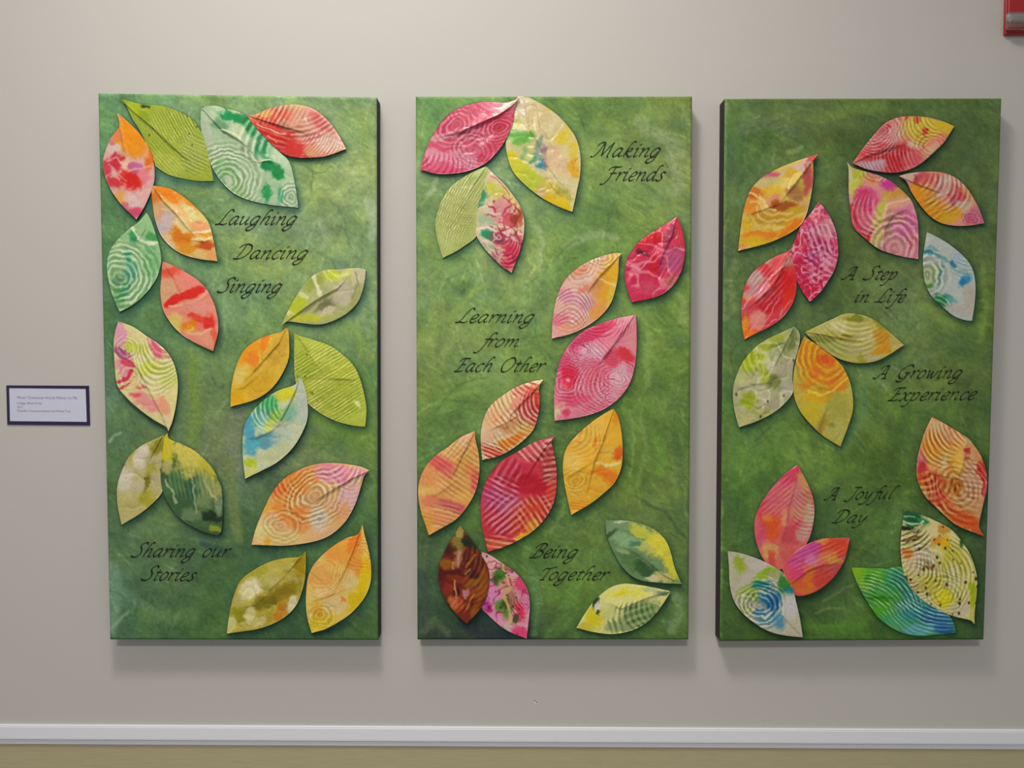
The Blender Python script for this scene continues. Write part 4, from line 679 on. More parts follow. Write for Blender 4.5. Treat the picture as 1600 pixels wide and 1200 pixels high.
 [('B',1275,560,30,26,30,'cf901e',1),('B',1290,585,36,20,-10,'cc8c1c',1),('B',1288,563,14,9,0,'cf641c',.9),('B',1273,582,8,7,0,'c86c18',.8),('B',1255,550,10,18,0,'cc8a1c',.9),('B',1310,600,20,12,-20,'c4781c',.9),('B',1255,602,14,6,0,'bc7a20',.8),('B',1245,612,8,14,0,'b0a458',.9),
  ('B',1275,620,26,12,0,'c09c28',.9),('B',1268,645,16,18,30,'b4a434',.9),('B',1310,640,20,26,0,'98984c',.9),('B',1285,665,9,18,20,'94803c',.7),('B',1308,675,16,20,20,'a4a460',.95),('B',1300,665,6,4,0,'7c7c34',.6),('B',1290,610,12,9,0,'b08a28',.6),
  ('R',1290,560,12,'dcb858',.65,48,56,80,.8),('K',[(1262,612),(1285,616),(1310,604),(1325,590)],4,'d4bc50',.8)], 1.2, .5),
(3, 'pale olive paper leaf lying level, right of the joined three', (1258,519),
 [(1276,510),(1302,498),(1322,490),(1346,492),(1366,500),(1384,514),(1398,526)],
 [(1266,528),(1282,542),(1300,555),(1320,564),(1346,568),(1370,564),(1390,554)], (1412.4,539),
 [([(1258,519),(1282,522),(1310,528),(1354,534)],'u',4.5,12),([(1290,512),(1312,522),(1345,528)],'u',1.8,7)], 'a8a360',
 [('B',1300,508,26,9,-20,'a8a870',.8),('B',1312,510,14,9,0,'bcb890',.9),('B',1335,498,18,6,0,'7c8430',.95),('B',1345,515,26,9,0,'b4b070',.8),('B',1372,505,16,6,35,'948c24',.9),('B',1300,525,20,5,5,'a09c48',.8),('B',1330,525,20,5,5,'908028',.9),('B',1350,525,20,6,0,'b8b080',.9),
  ('B',1285,530,20,6,20,'78803c',.95),('B',1310,545,24,10,10,'98a05c',.9),('B',1345,550,26,9,5,'a4a070',.9),('B',1345,560,9,7,0,'8c8c28',.7),('B',1380,530,12,18,-20,'b4841c',.85),('B',1378,548,16,6,0,'b8861c',.85),('B',1400,534,12,7,20,'a89c60',.9),('B',1365,560,12,7,0,'a8a484',.8),('B',1385,520,4,6,20,'b49028',.6),
  ('S',8,9,'ccc89c',.4,1330,530,60,30,1)], 2.0, .6),
(3, 'tall rose and coral paper leaf, left of the words A Joyful', (1246,726),
 [(1227.5,740),(1207.5,760),(1190,785),(1180,807.5),(1179,832.5),(1185,857.5),(1196,878)],
 [(1252.5,737.5),(1265,762.5),(1272,787.5),(1271,815),(1262.5,845),(1244,870),(1230,884)], (1213,893),
 [([(1246,726),(1242,760),(1232.5,792.5),(1228,820),(1216,870)],'l',3.6,22)], 'c06c6c',
 [('B',1235,745,20,12,-40,'bc4466',.95),('B',1210,770,24,12,-50,'bc5c74',.8),('B',1195,800,14,20,0,'bc4c5c',.9),('B',1215,795,16,26,10,'c06470',.7),('B',1205,825,14,22,10,'c45c34',.95),('B',1200,808,9,8,0,'c47c48',.9),('B',1190,840,10,18,0,'bc5078',.8),('B',1205,862,16,12,20,'c09868',.95),('B',1206,872,7,10,0,'c0504c',.9),
  ('B',1255,755,9,16,-20,'b89060',.9),('B',1245,775,10,20,10,'b8787c',.8),('B',1262,785,10,14,0,'b07860',.9),('B',1265,805,8,20,0,'b4a494',.9),('B',1250,800,16,9,10,'b8866c',.8),('B',1240,835,18,20,30,'b4505c',.9),('B',1255,835,12,14,30,'b4948c',.85),('B',1230,865,14,12,0,'b8605c',.9),('B',1226,810,6,12,0,'c8946c',.7),
  ('S',-40,7,'cc9898',.35,1210,770,34,40,0),('S',20,7,'c0a49c',.5,1258,800,20,44,1.5)], .7, .45),
(3, 'magenta and orange paper leaf pointing right, beside the tall rose leaf', (1222,889),
 [(1232.5,871),(1255,854),(1282.5,842.5),(1305,841)],
 [(1227,900),(1235,914),(1242.5,930),(1260,930),(1282.5,920),(1302.5,902.5),(1317.5,880),(1324,860)], (1328,840),
 [([(1236,912),(1265,890),(1290,882.5),(1320,880)],'u',5,16)], 'bc5858',
 [('B',1265,865,26,14,-25,'ac4c90',.95),('B',1240,880,14,14,-30,'b84c84',.8),('B',1275,850,14,9,0,'b0408c',.9),('B',1270,875,12,8,0,'bc7ca0',.7),('B',1305,855,24,14,0,'bc4c34',1),('B',1285,845,12,4,-10,'c08844',.9),('B',1295,870,16,9,-20,'bc7c44',.9),('B',1245,895,14,9,-30,'bc4874',.9),('B',1305,875,20,5,0,'b88c44',.8),
  ('B',1265,905,10,20,0,'bc7434',.95),('B',1285,900,16,14,0,'b44c44',.95),('B',1250,915,14,10,0,'bc6440',.95),('B',1305,892,10,10,0,'b05058',.9),('B',1265,925,20,5,0,'bc7444',.8),('S',-25,7,'cc9494',.3,1275,870,50,30,0)], 1.6, .6),
(3, 'white paper leaf with blue and lime swirl, bottom left corner', (1137,861),
 [(1139,885),(1140.5,915),(1147.5,940),(1162.5,960),(1185,977.5),(1205,987.5),(1227.5,993)],
 [(1160,865),(1182.5,872.5),(1205,882.5),(1225,896),(1237.5,915),(1243.8,940),(1250,967.5)], (1254.5,996),
 [([(1254.5,996),(1236,976),(1220,960),(1205,948)],'u',2.4,16)], 'aaa89c',
 [('B',1155,880,9,14,-20,'8ca038',.95),('B',1148,900,9,12,0,'a4a890',.9),('B',1185,885,20,9,20,'b0aca8',.9),('B',1195,898,22,7,-30,'8ca838',.95),('B',1207,893,12,5,0,'7c9c2c',.8),('B',1215,900,14,7,20,'9c9c7c',.9),('B',1170,925,20,12,-20,'8ca448',.9),('B',1160,940,9,9,0,'a8ac84',.8),('B',1190,915,16,9,10,'1f7478',.95),
  ('B',1223,915,9,16,0,'3c7c3c',.95),('B',1235,922,10,7,-20,'2c7080',.9),('B',1208,940,14,18,0,'1c5c8c',1),('B',1195,935,10,9,0,'2c6c9c',.8),('B',1178,935,8,6,0,'5c8c2c',.8),('B',1195,965,20,12,20,'5c8ca0',.8),('B',1185,957,12,5,0,'2c7090',.7),('B',1217,970,9,14,0,'4c84a4',.9),
  ('B',1235,950,12,22,0,'b0b0b4',1),('B',1240,980,14,10,30,'a8a898',.9),('B',1165,955,10,8,30,'a4ac78',.8),('R',1188,945,8,'ccd4d0',.75,38,44,20,.9),('R',1165,945,8,'c8cca8',.5,20,22,0,1)], 3.2, .4),
(3, 'orange, red and cream paper leaf with painted grid lines, right edge', (1538.3,838.3),
 [(1515,829.7),(1492,819),(1467.3,797.3),(1445.7,775.7),(1433.4,748),(1433.4,720),(1438,698.6),(1445.7,674)],
 [(1530,822),(1535,794),(1542,763.4),(1541.3,738.7),(1533.6,714),(1522.8,697),(1512,684.7),(1482.7,666)], (1456.5,651.4),
 [([(1512,684),(1508,708),(1504.3,729.5),(1497,746),(1486,745)],'l',5.5,16),([(1495,749),(1470,743),(1442,737)],'u',3.4,14)], 'b98a5c',
 [('B',1470,670,24,12,30,'b8a888',.95),('B',1500,685,16,14,30,'b8a47c',.9),('B',1455,700,18,20,20,'c0802c',.9),('B',1490,705,18,16,0,'b8964c',.8),('B',1485,730,18,12,0,'c08434',.9),('B',1475,725,4,14,10,'bcb49c',.9),('B',1440,715,8,14,0,'b4647c',.8),('B',1440,730,9,10,0,'a83440',.9),('B',1483,666,4,4,20,'b0203c',.9),('B',1498,725,9,20,10,'c8a44c',.8),
  ('B',1460,755,28,14,15,'b03c28',.95),('B',1490,760,16,12,0,'a86020',.95),('B',1465,780,20,14,40,'b03438',.95),('B',1490,800,30,12,40,'b8502c',.95),('B',1520,760,18,40,0,'b49884',.9),('B',1535,735,8,14,-10,'b02c2c',1),('B',1538,765,4,26,0,'a82c40',.7),('B',1515,712,8,14,-20,'b49070',.9),('B',1513,704,4,4,0,'a82c2c',.9),('B',1511,714,3,3,0,'a82c2c',.8),
  ('B',1515,815,22,12,30,'b05028',.95),('B',1530,830,12,9,40,'b05834',.95),('B',1525,790,9,22,0,'b08868',.8),('S',50,8.5,'d4b474',.8,1465,700,30,34,1.5),('S',-35,11,'d0a454',.75,1465,765,34,30,2),('S',45,12,'c89c54',.7,1490,790,44,40,1),('R',1495,760,10,'c8ac88',.7,44,60,60,.8),('S',10,8,'8c3c24',.4,1520,755,16,40,0),('S',62,7,'a83c24',.5,1480,680,34,26,1)], 1.4, .45),
(3, 'green to blue striped paper leaf, bottom right', (1330,886.8),
 [(1340.8,914.5),(1356.3,942.3),(1374.8,967),(1402.5,985.5),(1433.4,993),(1464,991.6)],
 [(1356.3,887.4),(1384,888.3),(1410,886.8),(1432,917.6),(1453,940),(1479,957),(1490,974)], (1493.5,988.6),
 [([(1345,935),(1380,932),(1410,936)],'u',2.4,12)], '4a8a4c',
 [('B',1345,900,16,26,-30,'7ca434',1),('B',1365,900,20,16,0,'5c9c34',.95),('B',1355,905,6,9,-20,'2c7c1c',.8),('B',1375,950,22,20,20,'589c34',.95),('B',1395,905,16,18,0,'3c8c5c',.9),('B',1370,935,18,5,0,'3c842c',.9),('B',1415,915,14,26,-35,'2c7070',.95),('B',1400,970,26,12,20,'4c9468',.9),('B',1430,950,26,26,30,'387c88',.95),
  ('B',1465,970,28,20,25,'34648c',1),('B',1435,985,26,8,0,'5c98a4',.9),('B',1480,985,14,8,20,'2c5c8c',.9),('B',1390,980,14,6,20,'5c9c64',.8),('S',42,7,'a8c8a8',.7,1400,920,60,40,-.8),('S',25,6.5,'a4ccd0',.65,1440,965,60,30,.6),('S',36,5.2,'1f5440',.4,1410,940,60,50,0)], .4, .4),
(3, 'cream and lime paper leaf with dark combed specks, bottom right', (1413.3,795.8),
 [(1410,819),(1407,852.8),(1410,886.8),(1418,908),(1433.4,930),(1458,948.5),(1489,962.3),(1515,969)],
 [(1448.8,808),(1482.7,825),(1501,843.6),(1516.7,868),(1526,899),(1526,926.9),(1522.8,957.7)], (1522.8,975.6),
 [([(1414,797),(1445,850),(1480,900),(1510,950)],'r',1.4,24)], 'b8b282',
 [('B',1425,810,20,14,20,'1c5c3c',1),('B',1440,812,10,4,20,'2c7c54',.9),('K',[(1410,816),(1425,820),(1442,814)],3.5,'a8c0a4',.9),('K',[(1412,808),(1430,808)],2.5,'88ac8c',.8),('B',1420,826,14,4,0,'14281c',.9),('K',[(1408,832),(1425,832),(1440,820)],5,'b8ac80',.9),('B',1425,842,14,4,-20,'5c3c1c',.8),('B',1455,835,16,12,0,'bcb48c',.8),('B',1465,845,12,6,-30,'b8842c',.9),('B',1475,828,10,7,20,'a87c30',.8),
  ('B',1478,850,7,12,0,'c0a018',.9),('B',1418,865,9,9,0,'b06028',.95),('B',1430,880,12,14,0,'b8a890',.9),('B',1445,870,14,16,0,'aca49c',.8),('B',1450,885,9,5,20,'5c3c20',.8),('B',1502,852,4,7,0,'1c4c2c',.9),('B',1490,880,20,26,0,'aaa64c',.85),('B',1490,900,14,20,0,'b4b098',.8),('B',1455,910,18,14,0,'a8a440',.85),('B',1425,915,12,8,30,'b89c6c',.9),
  ('B',1475,935,18,14,20,'b8b028',.9),('B',1520,930,6,26,0,'8c9c14',.85),('B',1500,950,16,14,0,'aca898',.9),('B',1520,962,5,12,0,'a8a860',.9),('B',1450,940,14,6,30,'b8b08c',.9),
  ('R',1430,895,9,'dcd8b4',.7,46,60,-20,.8),('S',-55,8,'5c5020',.5,1440,900,40,34,2),('S',75,8,'56621c',.5,1500,890,26,60,-1),('S',-30,8,'2c3018',.6,1430,845,26,20,1),('R',1475,930,8,'6c7020',.5,36,40,20,.8),('P',60,1.9,'2a2410',.85)], 2.4, .45),
]

# ------------------------------------------------------------------ calligraphy, drawn with a broad nib (x height 1, baseline 0, upright before slanting)
BOWL = [(.64,.90),(.42,1.0),(.16,.80),(.03,.36),(.14,.03),(.36,.12),(.60,.55)]
GL = {
'a': (.86, [BOWL, [(.68,.98),(.58,.35),(.62,.03),(.84,.18)]]),
'c': (.64, [[(.60,.80),(.48,.98),(.20,.84),(.03,.42),(.13,.03),(.36,.02),(.60,.22)]]),
'd': (.88, [BOWL, [(1.02,1.70),(.84,1.72),(.70,1.45),(.62,.70),(.60,.20),(.66,.02),(.86,.18)]]),
'e': (.64, [[(.07,.42),(.38,.52),(.56,.80),(.42,1.0),(.18,.82),(.03,.40),(.14,.03),(.36,.02),(.60,.22)]]),
'f': (.50, [[(.92,1.60),(.76,1.74),(.56,1.60),(.42,.95),(.28,.10),(.14,-.45),(-.10,-.72),(-.34,-.66)], [(.12,.94),(.70,.98)]]),
'g': (.84, [BOWL, [(.70,.98),(.62,.30),(.54,-.25),(.36,-.58),(.08,-.68),(-.10,-.52),(-.02,-.28),(.22,-.10),(.58,.06)]]),
'h': (.86, [[(.62,1.66),(.46,1.74),(.30,1.50),(.16,.90),(.06,.0)], [(.11,.50),(.34,.88),(.56,.96),(.60,.70),(.54,.16),(.62,.02),(.84,.18)]]),
'i': (.42, [[(-.04,.80),(.15,.98),(.10,.45),(.10,.08),(.20,.01),(.38,.20)], [(.16,1.30),(.34,1.48)]]),
'k': (.80, [[(.62,1.66),(.46,1.74),(.30,1.50),(.16,.90),(.06,.0)], [(.11,.46),(.36,.90),(.56,.94),(.50,.66),(.16,.50),(.36,.22),(.54,.02),(.80,.14)]]),
'l': (.42, [[(.66,1.62),(.50,1.74),(.32,1.50),(.16,.80),(.12,.16),(.22,.01),(.40,.18)]]),
'm': (1.24, [[(-.04,.80),(.14,.98),(.06,.0)], [(.11,.50),(.34,.88),(.52,.96),(.54,.70),(.48,.0)], [(.52,.50),(.76,.88),(.94,.96),(.97,.70),(.92,.16),(1.0,.02),(1.22,.18)]]),
'n': (.86, [[(-.04,.80),(.14,.98),(.06,.0)], [(.11,.50),(.34,.88),(.56,.96),(.60,.70),(.54,.16),(.62,.02),(.84,.18)]]),
'o': (.74, [[(.40,1.0),(.14,.80),(.03,.38),(.16,.02),(.46,.12),(.64,.58),(.56,.92),(.34,1.0)]]),
'p': (.82, [[(-.04,.80),(.16,.98),(.12,.30),(.02,-.30),(-.16,-.66),(-.46,-.72)], [(.15,.60),(.40,.94),(.64,.90),(.66,.50),(.44,.08),(.12,.04)]]),
'r': (.56, [[(-.04,.80),(.14,.98),(.06,.0)], [(.11,.50),(.30,.86),(.46,.98),(.62,.90)]]),
's': (.54, [[(.58,.86),(.40,1.0),(.20,.84),(.28,.58),(.42,.30),(.30,.02),(.10,.0),(-.06,.12)]]),
't': (.48, [[(.30,1.34),(.20,.70),(.14,.14),(.24,.01),(.44,.18)], [(.0,.96),(.54,.99)]]),
'u': (.90, [[(-.04,.80),(.14,.98),(.08,.40),(.14,.03),(.36,.14),(.62,.60)], [(.70,.98),(.60,.35),(.64,.03),(.86,.18)]]),
'w': (1.0, [[(-.04,.84),(.14,.98),(.14,.40),(.18,.03),(.48,.92)], [(.48,.92),(.52,.04),(.86,.55),(.92,.98)]]),
'x': (.74, [[(-.02,.84),(.16,.98),(.32,.60),(.46,.10),(.60,.01),(.76,.16)], [(.74,.86),(.60,.98),(.34,.52),(.08,.02),(-.12,.10)]]),
'y': (.82, [[(-.04,.84),(.14,.98),(.14,.42),(.22,.12),(.48,.42),(.70,.98)], [(.70,.98),(.58,.30),(.38,-.28),(.10,-.62),(-.24,-.62)]]),
'L': (.98, [[(1.02,1.50),(.90,1.76),(.66,1.66),(.46,1.10),(.30,.40),(.10,.06),(-.14,.02)], [(-.10,.03),(.28,.07),(.62,.01),(.90,.20)]]),
'D': (1.24, [[(.02,1.24),(.20,1.56),(.60,1.72),(1.02,1.52),(1.14,1.0),(.90,.36),(.46,.03),(-.06,.02)], [(.54,1.66),(.42,.90),(.22,.14)]]),
'S': (.90, [[(1.02,1.48),(.84,1.74),(.50,1.58),(.42,1.24),(.64,.82),(.66,.32),(.40,.02),(.06,.0),(-.12,.16)]]),
'M': (1.62, [[(-.16,.06),(.08,.02),(.34,.50),(.52,1.30),(.60,1.66)], [(.02,1.20),(.22,1.56),(.60,1.66)], [(.60,1.66),(.70,.90),(.78,.10)], [(.78,.10),(1.06,.90),(1.38,1.66)], [(1.38,1.66),(1.32,.80),(1.30,.02),(1.44,.04)]]),
'F': (.96, [[(.0,1.16),(.18,1.48),(.50,1.56),(.80,1.54),(1.10,1.62)], [(.56,1.54),(.48,.80),(.34,.10),(.10,-.34),(-.24,-.42)], [(.26,.82),(.86,.87)]]),
'E': (.92, [[(.06,1.20),(.26,1.54),(.60,1.58),(1.0,1.60)], [(.52,1.56),(.40,.84),(.22,.22),(-.08,.02)], [(-.06,.03),(.36,.02),(.76,.14)], [(.42,.84),(.78,.88)]]),
'O': (1.24, [[(.62,1.66),(.24,1.34),(.05,.74),(.22,.06),(.66,.03),(1.04,.58),(1.14,1.20),(.90,1.62),(.56,1.64)]]),
'B': (1.04, [[(.04,1.20),(.26,1.56),(.68,1.72),(1.0,1.50),(.88,1.06),(.52,.88)], [(.52,.88),(.88,.74),(.92,.34),(.56,.02),(-.10,.02)], [(.56,1.64),(.42,.90),(.20,.14)]]),
'T': (.84, [[(.02,1.12),(.20,1.44),(.60,1.44),(1.16,1.66)], [(.62,1.44),(.52,.80),(.38,.04)], [(.14,.02),(.58,.04)]]),
'A': (1.16, [[(-.30,.08),(-.02,.04),(.30,.50),(.56,1.20),(.70,1.64)], [(.10,1.10),(.28,1.50),(.74,1.64)], [(.78,1.64),(.76,.80),(.80,.02)], [(.58,.01),(.98,.03)], [(.32,.56),(.76,.56)]]),
'J': (.86, [[(.42,1.58),(1.12,1.62)], [(.78,1.56),(.66,.80),(.50,.10),(.24,-.24),(-.12,-.14)]]),
'G': (1.20, [[(1.14,1.36),(.98,1.66),(.54,1.52),(.16,1.0),(.12,.36),(.40,.02),(.72,.14),(.88,.66)], [(.90,.70),(.84,.16),(.62,-.30),(.28,-.40),(.06,-.26)], [(.62,.70),(1.08,.72)]]),
' ': (.62, []),
}
def letter_line(parent, text, x0, x1, ybase, xh, rot=0.0, weight=1.0):
    SH = .39; nib = .225 * weight; ang = math.radians(38)
    nx, ny = nib / 2 * math.cos(ang), nib / 2 * math.sin(ang)
    strokes = []; cur = 0
    for ch in text:
        adv, st = GL[ch]
        for s in st:
            P = spline(s, max(8, 5 * len(s))) if len(s) > 2 else np.linspace(s[0], s[1], 4)
            P = P.copy(); P[:, 0] += cur + SH * P[:, 1]; strokes.append(P)
        cur += adv + .10
    allp = np.vstack(strokes); a, b = allp[:, 0].min(), allp[:, 0].max()
    sx = (x1 - x0) / (b - a)
    V = []; F = []; cr, sr = math.cos(math.radians(rot)), math.sin(math.radians(rot))
    for k, P in enumerate(strokes):
        D = np.gradient(P, axis=0); D[:, 0] *= sx / xh; D /= np.maximum(np.hypot(D[:, 0], D[:, 1]), 1e-6)[:, None]
        half = np.maximum(np.abs(nx * D[:, 1] - ny * D[:, 0]), .034 * weight)
        N = np.stack([-D[:, 1], D[:, 0]], 1)
        i0 = len(V)
        for p, nn, h in zip(P, N, half):
            for s in (1, -1):
                ux = (p[0] - a) * sx + nn[0] * h * s * xh; uy = -(p[1] + nn[1] * h * s) * xh
                V.append((x0 + ux * cr - uy * sr, ybase + ux * sr + uy * cr, k * .00001))
        for i in range(len(P) - 1):
            q = i0 + 2 * i; F.append((q, q + 1, q + 3, q + 2))
    V = np.array(V); W = at(V[:, 0], V[:, 1], FRONT - .00085 - V[:, 2])
    o = mesh_obj('lettering', W, F, M_ink, parent)
    o['label'] = 'black calligraphy reading ' + text
    return o

LINES = {
1: [('Laughing', 335.7, 464.5, 351, 13.4, 0), ('Dancing', 363.9, 482, 404.4, 13.4, 0), ('Singing', 339.7, 441, 456.8, 13.4, 0),
    ('Sharing our', 204.8, 361, 870.2, 13, 0), ('Stories', 221, 307, 906.4, 13, .8)],
2: [('Making', 922.6, 1033, 244.9, 13.9, 0), ('Friends', 936.8, 1040, 282.2, 13.8, 0), ('Learning', 711, 835.6, 504, 12.8, 0),
    ('from', 739.4, 810, 541.9, 12.6, 0), ('Each Other', 708.8, 853, 580.6, 13, 0), ('Being', 827, 903.6, 871.4, 13, 0), ('Together', 843, 952.8, 906.2, 12.4, 0)],
3: [('A Step', 1314, 1402, 436.7, 12.2, 0), ('in Life', 1336.3, 1416.4, 472.2, 12, 0), ('A Growing', 1364, 1504.4, 591.6, 12.6, -.3),
    ('Experience', 1386.8, 1526.4, 626.4, 12.6, -1.0), ('A Joyful', 1287, 1406, 781.2, 11.8, -.9), ('Day', 1299.5, 1355.8, 816.8, 11.8, 0)],
}

# ------------------------------------------------------------------ painted canvases
def blur(M, r, n=2):
    r = int(r)
    for _ in range(n):
        for ax in (0, 1):
            P = np.pad(M, [(r + 1, r) if a == ax else (0, 0) for a in (0, 1)], mode='edge')
            c = np.cumsum(P, axis=ax)
            M = (np.take(c, range(2 * r + 1, c.shape[ax]), ax) - np.take(c, range(0, c.shape[ax] - 2 * r - 1), ax)) / (2 * r + 1)
    return M

def poly_mask(P, x0, y0, W, H):
    M = np.zeros((H, W), bool)
    a, b = P[:, 0] - x0, P[:, 1] - y0
    ya, yb = max(0, int(b.min()) - 1), min(H, int(b.max()) + 2)
    xs = np.arange(W)
    for y in range(ya, yb):
        yy = y + .013; b2 = np.roll(b, -1); a2 = np.roll(a, -1)
        m = (b <= yy) != (b2 <= yy)
        xi = np.sort(a[m] + (yy - b[m]) / (b2[m] - b[m]) * (a2[m] - a[m]))
        for i in range(0, len(xi) - 1, 2): M[y, (xs >= xi[i]) & (xs <= xi[i + 1])] = True
    return M

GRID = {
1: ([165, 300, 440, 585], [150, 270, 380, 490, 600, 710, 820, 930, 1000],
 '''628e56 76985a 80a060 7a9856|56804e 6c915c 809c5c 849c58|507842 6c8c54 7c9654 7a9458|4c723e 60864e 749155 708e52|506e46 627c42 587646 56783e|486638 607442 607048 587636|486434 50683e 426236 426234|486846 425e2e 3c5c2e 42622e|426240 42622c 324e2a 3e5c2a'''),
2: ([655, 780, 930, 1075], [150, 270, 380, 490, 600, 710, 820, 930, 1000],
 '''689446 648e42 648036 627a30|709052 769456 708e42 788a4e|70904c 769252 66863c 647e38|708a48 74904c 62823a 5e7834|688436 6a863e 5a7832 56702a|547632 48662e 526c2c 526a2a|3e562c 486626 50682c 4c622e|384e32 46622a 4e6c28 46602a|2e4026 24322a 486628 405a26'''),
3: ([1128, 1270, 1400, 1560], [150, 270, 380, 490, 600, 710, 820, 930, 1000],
 '''4a6832 4e6230 4a602a 3e542a|546e3c 4c6230 364624 3e5228|526838 405428 485a30 40522a|506838 465c2e 5c703e 485c26|42622e 4a6232 506830 405226|46682a 506c2e 3a501e 385022|3c5a28 3c5428 3e5826 2c4022|344e22 384c24 3c5820 2c4022|304820 385620 38581e 283a1c'''),
}
